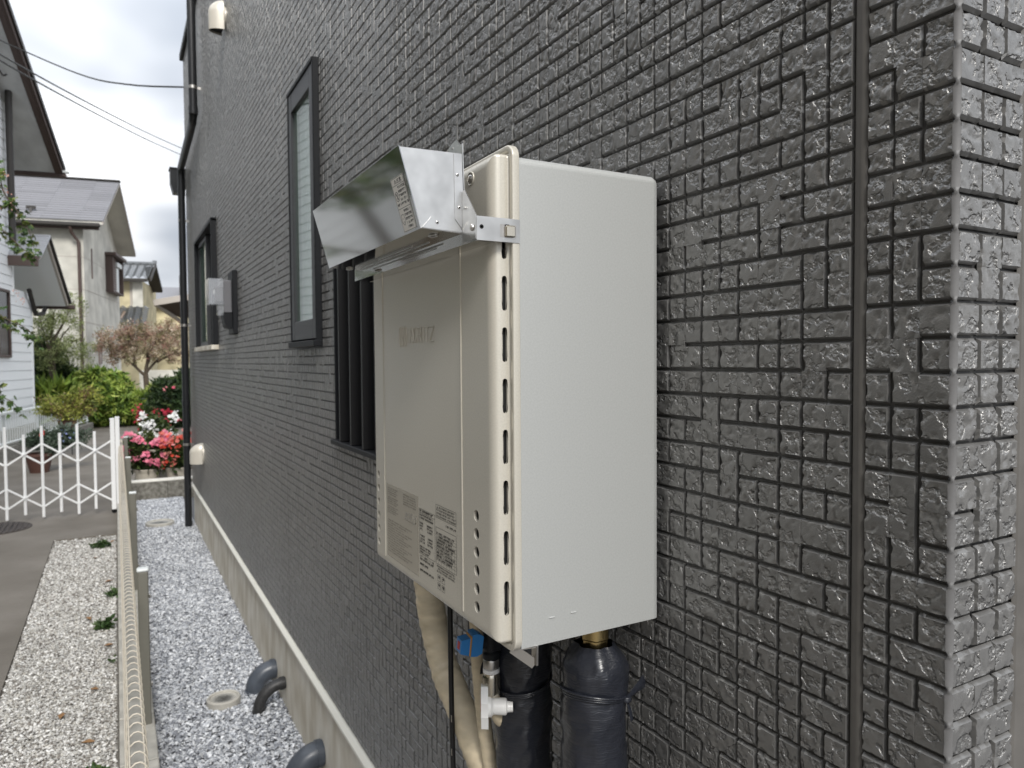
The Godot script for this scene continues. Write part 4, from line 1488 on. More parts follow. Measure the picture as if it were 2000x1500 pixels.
	# lower handle: a white wing with its stem towards the camera's right
	var a := Vector3(0.35, 0.0, 0.937).normalized()
	var wb := Basis(a.cross(Vector3.UP).normalized(), Vector3.UP, -a)
	var c := Vector3(-0.012, 0.004, 0.004)
	var wing := MB.new()
	wing.lathe([Vector2(0.0155, -0.006), Vector2(0.0165, -0.004), Vector2(0.0165, 0.008), Vector2(0.0125, 0.012), Vector2(0.0128, 0.030), Vector2(0.0120, 0.032), Vector2(0.0085, 0.0335), Vector2(0.0075, 0.042), Vector2(0.0, 0.0425)], Transform3D(Basis(Vector3.UP, Vector3(0.88, -0.06, 0.47).normalized(), Vector3.UP.cross(Vector3(0.88, -0.06, 0.47).normalized())), c), 18)
	var wp := part("white_handle", wing.mesh(M.white_plastic), v)
	wing = MB.new()
	var wz := Vector3(0.88, -0.06, 0.47).normalized()
	var wxf := Transform3D(Basis(wz.cross(Vector3.UP).normalized() * -1.0, Vector3.UP, wz), c - wz * 0.007)
	wing.prism([Vector2(-0.0085, -0.0330), Vector2(0.0095, -0.0300), Vector2(0.0185, -0.009), Vector2(0.0185, 0.009), Vector2(0.0095, 0.0300), Vector2(-0.0075, 0.0330), Vector2(-0.0170, 0.011), Vector2(-0.0170, -0.011)], wxf, 0.011)
	part("wing", wing.mesh(M.white_plastic), wp)
	for y in [0.0245, -0.0245]:
		wing = MB.new()
		wing.box(c - wz * 0.0072 + Vector3(0, y, 0), Vector3(0.003, 0.003, 0.0008), Basis(wxf.basis.x, wxf.basis.y, wz))
		part("red_mark", wing.mesh(M.red_plastic), wp)
	wing = MB.new()
	var ring := []
	for s in 25: ring.append(c - wz * 0.0072 + wxf.basis.x * 0.0100 * cos(TAU * s / 24.0) + Vector3.UP * 0.0100 * sin(TAU * s / 24.0))
	wing.tube(ring, 0.0006, 5, false)
	part("printed_ring", wing.mesh(M.red_plastic), wp)
	# outlet pipe running on down behind
	mb = MB.new()
	mb.tube(smooth_path([Vector3(0, 0.03, 0), Vector3(0.012, -0.02, -0.004), Vector3(0.034, -0.06, -0.01), Vector3(0.04, -0.3, 0.0)], 0.01), 0.010, 12)
	part("outlet_pipe", mb.mesh(M.hose_wrap), v)


# ---------------------------------------------------------------- other fittings on the wall

func vent_hood(at: Vector3, wide: float, tall: float, out: float, label: String) -> void:
	var h := thing("vent_hood", label, "vent hood", at, 0.0, "vent hoods on the dark wall")
	var mb := MB.new()
	var xf := Transform3D(Basis(Vector3(0, 1, 0), Vector3(-1, 0, 0), Vector3(0, 0, 1)), Vector3.ZERO)
	mb.lathe([Vector2(wide * 0.62, -0.006), Vector2(wide * 0.62, 0.004), Vector2(wide * 0.58, 0.008), Vector2(0.0, 0.009)], xf, 28)
	part("flange", mb.mesh(M.hood_cream), h)
	mb = MB.new()
	var g := []
	for a in 9:                                             # a half dome above, straight apron below
		var t := PI / 2 * a / 8.0
		var ring := []
		for s in 17:
			var w := PI * s / 16.0
			ring.append(Vector3(-0.006 - out * sin(t) * (0.35 + 0.65 * sin(w)) , tall * 0.12 + tall * 0.40 * cos(t) , -wide / 2 * cos(w)) if a < 1 else Vector3(-0.006 - out * sin(w) * sin(t), tall * 0.10 + tall * 0.42 * cos(t), -wide / 2 * cos(w) * (0.55 + 0.45 * sin(t))))
		g.append(ring)
	var low := []
	for s in 17:
		var w := PI * s / 16.0
		low.append(Vector3(-0.006 - out * sin(w), -tall * 0.48, -wide / 2 * cos(w)))
	g.append(low)
	var inner := []
	for s in 17:
		var w := PI * s / 16.0
		inner.append(Vector3(-0.006 - (out - 0.004) * sin(w), -tall * 0.48, -(wide / 2 - 0.004) * cos(w)))
	g.append(inner)
	mb.rows(g)
	part("hood", mb.mesh(M.hood_cream), h)
	mb = MB.new()
	var poly := []
	for s in 17: poly.append(Vector2(-(wide / 2 - 0.006) * cos(PI * s / 16.0), -(out - 0.006) * sin(PI * s / 16.0)))
	mb.prism(poly.map(func(q): return Vector2(q.x, q.y)), Transform3D(Basis(Vector3(0, 0, 1), Vector3(1, 0, 0), Vector3(0, 1, 0)), Vector3(-0.008, -tall * 0.42, 0)), 0.004)
	part("dark_mouth", mb.mesh(M.inside_black), h)


func elbow(at: Vector3, rad: float, reach: float, drop: float, m: Material, label: String) -> void:
	var e := thing("drain_elbow", label, "drain pipe", Vector3(at.x, 0, at.z), 0.0, "drain elbows leaving the foundation")
	var y := at.y
	var pts := [Vector3(0.03, y, 0), Vector3(-0.01, y, 0)]
	var bend := reach
	for s in 11:
		var t := PI / 2 * s / 10.0
		pts.append(Vector3(-0.015 - bend * sin(t), y - bend * (1.0 - cos(t)), 0))
	pts.append(Vector3(-0.015 - bend, y - bend - drop, 0))
	var mb := MB.new()
	mb.tube(pts, rad, 20)
	part("bend", mb.mesh(m), e)
	for q in [[Vector3(-0.006, y, 0), Vector3(-0.026, y, 0)], [Vector3(-0.015 - bend, y - bend + 0.004, 0), Vector3(-0.015 - bend, y - bend - 0.05, 0)]]:
		mb = MB.new()
		mb.tube([q[0], q[1]], rad + 0.0035, 20)
		part("socket", mb.mesh(m), e)
	mb = MB.new()
	var mort := []
	for s in 25: mort.append(Vector3(0.0125, y + (rad + 0.008) * sin(TAU * s / 24.0) * (1.0 + 0.08 * sin(s * 2.3)), (rad + 0.008) * cos(TAU * s / 24.0) * (1.0 + 0.08 * cos(s * 1.7))))
	mb.tube(mort, 0.006, 6, false)
	part("mortar", mb.mesh(M.drip_white), e)


func wall_fittings() -> void:
	vent_hood(Vector3(-0.006, 3.74, -4.85), 0.105, 0.185, 0.085, "cream vent hood high up on the dark wall, above the tall window")
	vent_hood(Vector3(-0.006, 0.800, -6.74), 0.150, 0.170, 0.095, "cream vent hood low on the dark wall, just above the foundation")

	# electricity meter on its board
	var m := thing("electric_meter", "electricity meter with clear cover on a black board between the two windows", "electricity meter", Vector3(-0.02, 1.95, -4.63))
	var mb := MB.new()
	mb.bx(Vector3(-0.008, -0.185, -0.125), Vector3(0.022, 0.195, 0.075), 0.004)
	part("board", mb.mesh(M.black_metal), m)
	mb = MB.new()
	mb.bx(Vector3(-0.055, -0.060, -0.085), Vector3(-0.0085, 0.135, 0.045), 0.005)
	part("meter_base", mb.mesh(M.meter_grey), m)
	mb = MB.new()
	mb.prism([Vector2(-0.0085, -0.150), Vector2(-0.0085, -0.062), Vector2(-0.062, -0.062), Vector2(-0.048, -0.135), Vector2(-0.040, -0.150)], Transform3D(Basis(), Vector3(0, 0, -0.078)), 0.116)
	part("terminal_cover", mb.mesh(M.black_metal), m)
	mb = MB.new()
	mb.bx(Vector3(-0.100, 0.005, -0.070), Vector3(-0.056, 0.100, 0.030), 0.004)
	part("register", mb.mesh(M.meter_grey), m)
	mb = MB.new()
	mb.bx(Vector3(-0.1012, 0.055, -0.058), Vector3(-0.1003, 0.080, 0.018))
	part("dial", mb.mesh(M.white_plastic), m)
	for q in [[-0.055, -0.0565, 0.002], [-0.136, -0.1375, 0.002]]: pass
	mb = MB.new()                                           # five sides of the clear box
	var lo := Vector3(-0.138, -0.012, -0.088)
	var hi := Vector3(-0.0555, 0.142, 0.048)
	var t := 0.002
	mb.bx(lo, Vector3(lo.x + t, hi.y, hi.z))
	mb.bx(Vector3(lo.x + t, lo.y, lo.z), Vector3(hi.x, lo.y + t, hi.z))
	mb.bx(Vector3(lo.x + t, hi.y - t, lo.z), Vector3(hi.x, hi.y, hi.z))
	mb.bx(Vector3(lo.x + t, lo.y + t, lo.z), Vector3(hi.x, hi.y - t, lo.z + t))
	mb.bx(Vector3(lo.x + t, lo.y + t, hi.z - t), Vector3(hi.x, hi.y - t, hi.z))
	mb.bx(Vector3(-0.090, -0.075, 0.0), Vector3(-0.0555, -0.014, 0.040))
	part("clear_cover", mb.mesh(M.clear_plastic), m)

	# downpipe: down the upper storey, along the lower wall and down to the gravel
	var d := thing("downpipe", "black downpipe at the far end of the dark wall, running sideways then down", "downpipe", Vector3(-0.06, 0, -7.58))
	mb = MB.new()
	mb.tube([Vector3(0, 5.5, 1.262), Vector3(0, 3.64, 1.288), Vector3(0, 3.565, 1.27), Vector3(0, 3.53, 1.20), Vector3(0, 3.452, 0.05), Vector3(0, 3.43, 0.0), Vector3(0, 3.36, -0.01), Vector3(0, 0.0, -0.03)], 0.032, 16)
	part("pipe", mb.mesh(M.pvc_black), d)
	for q in [[3.60, 1.285], [3.22, -0.015], [1.2, -0.02], [0.9, -0.02]]:
		mb = MB.new()
		mb.tube([Vector3(0, q[0] - 0.03, q[1]), Vector3(0, q[0] + 0.03, q[1])], 0.0355, 16)
		part("socket", mb.mesh(M.pvc_black), d)
	for q in [[3.78, 1.287], [2.95, -0.015], [1.95, -0.018], [0.80, -0.024]]:
		mb = MB.new()
		mb.bar(Vector3(0.0, q[0], q[1]), Vector3(0.062, q[0], q[1]), 0.012, 0.02)
		mb.tube([Vector3(0, q[0] - 0.012, q[1]), Vector3(0, q[0] + 0.012, q[1])], 0.034, 16)
		part("bracket", mb.mesh(M.zinc), d)
	d = thing("rain_hopper", "square black rain hopper at the far end of the dark wall beside the downpipe", "rain hopper", Vector3(-0.06, 3.37, -7.93))
	mb = MB.new()
	mb.prism([Vector2(-0.05, -0.10), Vector2(0.05, -0.10), Vector2(0.075, 0.0), Vector2(0.075, 0.13), Vector2(-0.075, 0.13), Vector2(-0.075, 0.0)], Transform3D(Basis(), Vector3(0, 0, -0.07)), 0.14)
	part("box", mb.mesh(M.pvc_black), d)
	mb = MB.new()
	mb.bx(Vector3(-0.082, 0.1302, -0.077), Vector3(0.082, 0.145, 0.077))
	part("rim", mb.mesh(M.pvc_black), d)

	elbow(Vector3(0.012, 0.085, -3.63), 0.044, 0.085, 0.12, M.pvc_grey, "farthest grey drain elbow leaving the foundation, behind the dirty dark one")
	elbow(Vector3(0.012, 0.105, -3.40), 0.026, 0.105, 0.05, M.pvc_dirty, "thin dirty dark drain elbow with its leg standing in the gravel")
	elbow(Vector3(0.012, 0.108, -2.71), 0.047, 0.090, 0.12, M.pvc_grey, "nearest grey drain elbow leaving the foundation at the lower edge of the photo")
	for q in [[-0.237, -3.575, 0.075, "round pale drain cap half buried in the grey gravel near the dirty elbow"], [-0.30, -7.85, 0.13, "pale drain cap in the far part of the grey gravel, before the low block wall"]]:
		var c := thing("drain_inlet", q[3], "drain cap", Vector3(q[0], 0.0, q[1]), 0.0, "drain caps in the grey gravel")
		mb = MB.new()
		mb.lathe([Vector2(q[2], -0.05), Vector2(q[2], 0.020), Vector2(q[2] - 0.006, 0.026), Vector2(q[2] - 0.012, 0.024), Vector2(q[2] - 0.014, 0.016), Vector2(0.0, 0.015)], Transform3D(), 28)
		part("rim", mb.mesh(M.concrete), c)


# ---------------------------------------------------------------- ground and yard

func ground() -> void:
	var mb := MB.new()
	mb.quad(Vector3(-90, -0.025, 60), Vector3(90, -0.025, 60), Vector3(90, -0.025, -120), Vector3(-90, -0.025, -120))
	struct("ground", mb.mesh(M.earth))
	mb = MB.new()
	mb.bx(Vector3(-12.0, -0.15, -26.0), Vector3(-1.172, 0.0, 14.0))
	mb.bx(Vector3(-1.172, -0.15, -26.0), Vector3(4.0, 0.0004, -9.56))
	mb.bx(Vector3(-1.172, -0.15, -9.56), Vector3(-0.67, 0.0002, -7.62))
	struct("driveway", mb.mesh(M.drive))
	mb = MB.new()
	mb.bx(Vector3(-1.172, -0.15, -7.62), Vector3(-0.672, -0.017, 6.0))
	struct("white_gravel_bed", mb.mesh(M.gravel_under_white))
	mb = MB.new()
	mb.bx(Vector3(-0.533, -0.15, -9.36), Vector3(0.012, -0.022, 6.0))
	mb.bx(Vector3(0.012, -0.15, -9.36), Vector3(1.5, -0.022, -7.83))
	mb.bx(Vector3(0.012, -0.15, -0.39), Vector3(6.0, -0.022, 6.0))
	struct("grey_gravel_bed", mb.mesh(M.gravel_under_grey))

	# the stones
	var shapes := []
	for q in 3:
		var st := MB.new()
		var rr := RandomNumberGenerator.new()
		rr.seed = 100 + q
		var ring := []
		for s in 6: ring.append(Vector3(cos(TAU * s / 6.0) * rr.randf_range(0.75, 1.1), rr.randf_range(-0.25, 0.25), sin(TAU * s / 6.0) * rr.randf_range(0.7, 1.05)))
		var topv := Vector3(rr.randf_range(-0.3, 0.3), 0.72, rr.randf_range(-0.3, 0.3))
		var bot := Vector3(0, -0.7, 0)
		for s in 6:
			st.tri(topv, ring[(s + 1) % 6], ring[s])
			st.tri(bot, ring[s], ring[(s + 1) % 6])
		shapes.append(st.mesh(M.stone))
	var r := RandomNumberGenerator.new()
	r.seed = 17
	var beds := [
		["white_gravel", Rect2(-1.165, -7.62, 0.485, 6.6), 0.0050, 100000, [Color(0.56, 0.55, 0.525), Color(0.38, 0.37, 0.35), Color(0.72, 0.71, 0.69), Color(0.20, 0.18, 0.16), Color(0.46, 0.44, 0.40)]],
		["grey_gravel", Rect2(-0.530, -9.36, 0.540, 8.3), 0.0064, 90000, [Color(0.44, 0.455, 0.485), Color(0.31, 0.325, 0.355), Color(0.66, 0.675, 0.70), Color(0.21, 0.22, 0.245), Color(0.52, 0.53, 0.55)]],
	]
	for b in beds:
		var rect: Rect2 = b[1]
		var where := [[], [], []]
		var tint := [[], [], []]
		for k in b[3]:
			var z := rect.end.y - pow(r.randf(), 1.12) * rect.size.y
			var x := rect.position.x + r.randf() * rect.size.x
			if b[0] == "white_gravel" and z < -7.3 and r.randf() < (-7.3 - z) * 3.0: continue
			var s: float = b[2] * (0.55 + 1.35 * pow(r.randf(), 2.2)) * (1.0 if z > -5.0 else 1.15)
			var bs := Basis.from_euler(Vector3(r.randf_range(-0.6, 0.6), r.randf() * TAU, r.randf_range(-0.6, 0.6))).scaled_local(Vector3(s * r.randf_range(0.8, 1.3), s * r.randf_range(0.6, 1.0), s))
			var q: int = k % 3
			where[q].append(Transform3D(bs, Vector3(x, -0.014 + r.randf() * 0.012, z)))
			var c: Color = b[4][r.randi_range(0, 4)]
			tint[q].append(c * r.randf_range(0.8, 1.15))
		var root := Node3D.new()
		root.name = b[0]
		add_child(root)
		root.set_meta("kind", "stuff")
		root.set_meta("label", "white and cream crushed gravel between the driveway and the wire fence" if b[0] == "white_gravel" else "blue grey crushed gravel between the wire fence and the dark house")
		root.set_meta("category", "gravel")
		for q in 3:
			many("stones", shapes[q], where[q], tint[q], root).set_meta("kind", "stuff")


func yard() -> void:
	# kerb of concrete blocks under the wire fence
	var k := thing("block_kerb", "low kerb of concrete blocks carrying the beige wire fence", "kerb", Vector3(-0.60, 0, -5.0))
	var n := 20
	for q in n:
		var mb := MB.new()
		var z := -9.40 + q * 0.40
		mb.bx(Vector3(-0.067 , -0.15, z + 0.003 + 5.0), Vector3(0.064, 0.098 + rng.randf_range(-0.0015, 0.0015), z + 0.397 + 5.0), 0.004)
		part("block", mb.mesh(M.concrete), k)
	var joint := MB.new()
	joint.bx(Vector3(-0.064, -0.15, -4.40), Vector3(0.061, 0.094, 3.6))
	part("mortar", joint.mesh(M.block), k)

	# the wire fence with its rolled top
	var f := thing("wire_fence", "beige wire mesh fence with rolled top running along the kerb between both gravels", "fence", Vector3(-0.60, 0.1, -5.0))
	for q in 5:
		var mb := MB.new()
		var z := -9.32 + q * 2.0 + 5.0
		mb.bx(Vector3(0.012, -0.02, z - 0.02), Vector3(0.052, 0.635, z + 0.02), 0.004)
		var post := part("post", mb.mesh(M.fence_post), f)
		mb = MB.new()
		mb.bx(Vector3(0.010, 0.6355, z - 0.022), Vector3(0.054, 0.648, z + 0.022), 0.004)
		part("cap", mb.mesh(M.rail_white), post)
		for y in [0.15, 0.52]:
			mb = MB.new()
			mb.bx(Vector3(0.0522, y, z - 0.008), Vector3(0.060, y + 0.016, z + 0.008), 0.002)
			part("clip", mb.mesh(M.zinc), post)
	var wire := MB.new()
	var pts := [Vector3(0, -0.03, 0), Vector3(0, 0.585, 0)]
	for s in range(1, 10):
		var t := PI * 1.25 * s / 9.0
		pts.append(Vector3(0.021 - 0.021 * cos(t), 0.585 + 0.034 * sin(t), 0))
	wire.tube(pts, 0.0019, 6)
	var wm := wire.mesh(M.fence_beige)
	var z := -4.36
	while z < 4.0:
		part("upright_wire", wm, f).position = Vector3(-0.043, 0, z)
		z += 0.050
	for q in [[-0.0465, 0.02], [-0.0465, 0.14], [-0.0465, 0.27], [-0.0465, 0.40], [-0.0465, 0.53], [-0.0385, 0.612], [-0.0075, 0.606], [-0.0045, 0.575]]:
		var mb := MB.new()
		mb.tube([Vector3(q[0], q[1], -4.38), Vector3(q[0], q[1], 4.0)], 0.0021, 6)
		part("line_wire", mb.mesh(M.fence_beige), f)

	# the low block wall at the end of the grey gravel
	var w := thing("low_block_wall", "low concrete block wall with pale top behind the grey gravel", "wall", Vector3(0.2, 0, -9.46))
	for q in 5:
		var mb := MB.new()
		mb.bx(Vector3(-0.738 + q * 0.40, -0.15, -0.06), Vector3(-0.341 + q * 0.40, 0.190, 0.06), 0.003)
		part("block", mb.mesh(M.block), w)
	var cap := MB.new()
	cap.bx(Vector3(-0.742, 0.1905, -0.066), Vector3(1.263, 0.212, 0.066), 0.004)
	part("coping", cap.mesh(M.drip_white), w)

	# the folding gate
	var g := thing("folding_gate", "white folding lattice gate across the driveway, partly outside the frame", "gate", Vector3(-0.645, 0, -8.70))
	for q in 11:
		var x := -0.216 - q * 0.1545
		var tall := q % 2 == 1
		var mb := MB.new()
		mb.box(Vector3(x, (0.945 + 0.022) / 2 if tall else (0.862 + 0.060) / 2, 0), Vector3(0.026, 0.923 if tall else 0.802, 0.026), Basis(), 0.004)
		var b := part("upright", mb.mesh(M.gate_white), g)
		mb = MB.new()
		mb.box(Vector3(x, 0.952 if tall else 0.869, 0), Vector3(0.029, 0.013, 0.029), Basis(), 0.004)
		part("cap", mb.mesh(M.gate_white), b)
	var xs := [-0.052]
	for q in 11: xs.append(-0.216 - q * 0.1545)
	for y in [0.675, 0.235]:
		for q in range(1, 11, 2):                           # crossing at each short upright
			var x0: float = xs[q - 1] - 0.010
			var x1: float = xs[q + 1] + 0.010
			for s in [-1.0, 1.0]:
				var mb := MB.new()
				mb.bar(Vector3(x0, y + s * 0.098, 0.020 + s * 0.005), Vector3(x1, y - s * 0.098, 0.020 + s * 0.005), 0.009, 0.018, 0.002)
				part("lattice_bar", mb.mesh(M.gate_white), g)
	for q in [[-0.050, 0.012, 0.990], [-0.004, 0.018, 1.005]]:
		var mb := MB.new()
		mb.box(Vector3(q[0], 0.04 + (q[2] - 0.04) / 2, q[1]), Vector3(0.042, q[2] - 0.04, 0.045), Basis(), 0.004)
		var p := part("end_post", mb.mesh(M.gate_white), g)
		mb = MB.new()
		mb.box(Vector3(q[0], q[2] + 0.009, q[1]), Vector3(0.046, 0.018, 0.049), Basis(), 0.005)
		part("cap", mb.mesh(M.gate_white), p)
	var wh := MB.new()
	wh.lathe([Vector2(0.024, -0.008), Vector2(0.026, 0.0), Vector2(0.024, 0.008), Vector2(0.0, 0.009)], Transform3D(Basis(Vector3(0, 1, 0), Vector3(0, 0, 1), Vector3(1, 0, 0)), Vector3(-0.05, 0.026, 0.012)), 14)
	part("castor", wh.mesh(M.black_metal), g)

	# manhole cover in the driveway
	var m := thing("manhole_cover", "round rusty iron manhole cover in the driveway below the gate", "manhole cover", Vector3(-1.70, 0, -8.42))
	var mb2 := MB.new()
	mb2.lathe([Vector2(0.30, -0.02), Vector2(0.30, 0.006), Vector2(0.292, 0.008), Vector2(0.0, 0.008)], Transform3D(), 36)
	part("plate", mb2.mesh(M.iron), m)
	for q in 12:
		mb2 = MB.new()
		var c := -0.25 + q * 0.0455
		var half := sqrt(maxf(0.0, 0.275 * 0.275 - c * c))
		mb2.bx(Vector3(c - 0.012, 0.0082, -half), Vector3(c + 0.012, 0.013, half), 0.001)
		part("rib", mb2.mesh(M.iron), m)

	# the white rail fence on its kerb, turned like the neighbours' plot
	var a := Vector3(-2.315, 0, -14.1)
	var e := Vector3(-1.235, 0, -19.0)
	var dir := (e - a).normalized()
	var turn := rad_to_deg(atan2(-dir.x, -dir.z))
	var fe := thing("white_rail_fence", "low white picket fence beside the white boarded house, behind the gate", "fence", a, turn)
	var length := a.distance_to(e)
	mb2 = MB.new()
	mb2.bx(Vector3(-0.08, -0.05, -length - 0.2), Vector3(0.06, 0.215, 4.5), 0.006)
	part("kerb", mb2.mesh(M.block), fe)
	for q in [[0.77, 0.05, 0.045], [0.275, 0.035, 0.03]]:
		mb2 = MB.new()
		mb2.bx(Vector3(-q[1] / 2, q[0] - q[2] / 2, -length), Vector3(q[1] / 2, q[0] + q[2] / 2, 4.4), 0.006)
		part("rail", mb2.mesh(M.rail_white), fe)
	mb2 = MB.new()
	mb2.bx(Vector3(-0.003, 0.29, -0.019), Vector3(0.003, 0.748, 0.019))
	var pk := mb2.mesh(M.rail_white)
	z = -length + 0.06
	while z < 3.5:
		part("picket", pk, fe).position = Vector3(0, 0, z)
		z += 0.105
	for q in 6:
		mb2 = MB.new()
		mb2.bx(Vector3(-0.035, 0.2, -length + q * 1.6 - 0.02), Vector3(-0.0065, 0.80, -length + q * 1.6 + 0.03), 0.004)
		part("post", mb2.mesh(M.rail_white), fe)


func wires() -> void:
	for q in [[[Vector3(-1.992, 5.731, -11.185), Vector3(-0.965, 4.941, -9.789), Vector3(-0.467, 4.536, -8.698), Vector3(0.0, 4.333, -7.92)], 0.0085, "thick drooping cable in the sky that ends at the dark house"],
			[[Vector3(-2.60, 5.10, -7.5), Vector3(-1.996, 5.584, -11.181), Vector3(-0.1, 7.35, -20.0), Vector3(1.698, 9.279, -28.711)], 0.012, "upper one of the two thin parallel wires crossing the sky"],
			[[Vector3(-2.60, 5.03, -7.5), Vector3(-1.997, 5.507, -11.179), Vector3(-0.1, 7.18, -20.0), Vector3(1.692, 9.038, -28.705)], 0.012, "lower one of the two thin parallel wires crossing the sky"]]:
		var mb := MB.new()
		var o: Vector3 = q[0][0]
		mb.tube(smooth_path(q[0].map(func(p): return p - o), 0.25), q[1], 6)
		var w := part("overhead_wire", mb.mesh(M.wire), self)
		w.position = o
		tag(w, q[2], "wire", "overhead wires")


# ---------------------------------------------------------------- the neighbours' houses

func plot(p: float, y: float, q: float) -> Vector3:      # the neighbours' plots: p to the right, q away, turned by ten degrees
	var t := deg_to_rad(10.0)
	return Vector3(-0.645 + p * cos(t) + q * sin(t), y, p * sin(t) - q * cos(t))


func neighbours() -> void:
	opposite_house()
	white_house()
	cream_house()
	yellow_house()
	far_things()


# A roof slab through section points (z, y) and extruded along x.
func roof_slab(mb: MB, x0: float, x1: float, a: Vector2, b: Vector2, t: float) -> void:
	var f := func(x: float, q: Vector2, d: float) -> Vector3: return Vector3(x, q.y + d, q.x)
	var c := [f.call(x0, a, 0.0), f.call(x1, a, 0.0), f.call(x1, b, 0.0), f.call(x0, b, 0.0), f.call(x0, a, t), f.call(x1, a, t), f.call(x1, b, t), f.call(x0, b, t)]
	var up: float = 1.0
	for q in [[[4, 5, 6, 7], Vector3(0, 1, 0)], [[0, 1, 2, 3], Vector3(0, -1, 0)], [[0, 1, 5, 4], Vector3(0, 0, a.x - b.x)], [[3, 2, 6, 7], Vector3(0, 0, b.x - a.x)], [[0, 3, 7, 4], Vector3(-up, 0, 0)], [[1, 2, 6, 5], Vector3(up, 0, 0)]]:
		mb._q(c[q[0][0]], c[q[0][1]], c[q[0][2]], c[q[0][3]], q[1])


# The house across the driveway, beside the viewer: it shows only in the steel and in the paint of the heater.
func opposite_house() -> void:
	var h := thing("opposite_house", "brown boarded house across the driveway, seen only as a reflection in the steel deflector", "house", Vector3(-5.6, 0, -0.6), -4.0)
	var mb := MB.new()
	mb.bx(Vector3(-6.0, 0, -4.0), Vector3(0.0, 6.0, 6.0))
	part("wall", mb.mesh(M.tan_board), h)
	mb = MB.new()
	roof_slab(mb, -6.5, 0.6, Vector2(-4.6, 5.9), Vector2(1.0, 8.0), 0.12)
	roof_slab(mb, -6.5, 0.6, Vector2(6.6, 5.9), Vector2(1.0, 8.0), 0.12)
	part("roof", mb.mesh(M.slate), h)
	for z in [-2.6, 2.4]:
		mb = MB.new()
		mb.bx(Vector3(0.0, 0.9, z - 0.05), Vector3(0.05, 2.3, z + 1.75), 0.01)
		part("window_frame", mb.mesh(M.rail_white), h)
		mb = MB.new()
		mb.bx(Vector3(0.051, 0.98, z + 0.03), Vector3(0.056, 2.22, z + 1.67))
		part("pane", mb.mesh(M.window_dark), h)


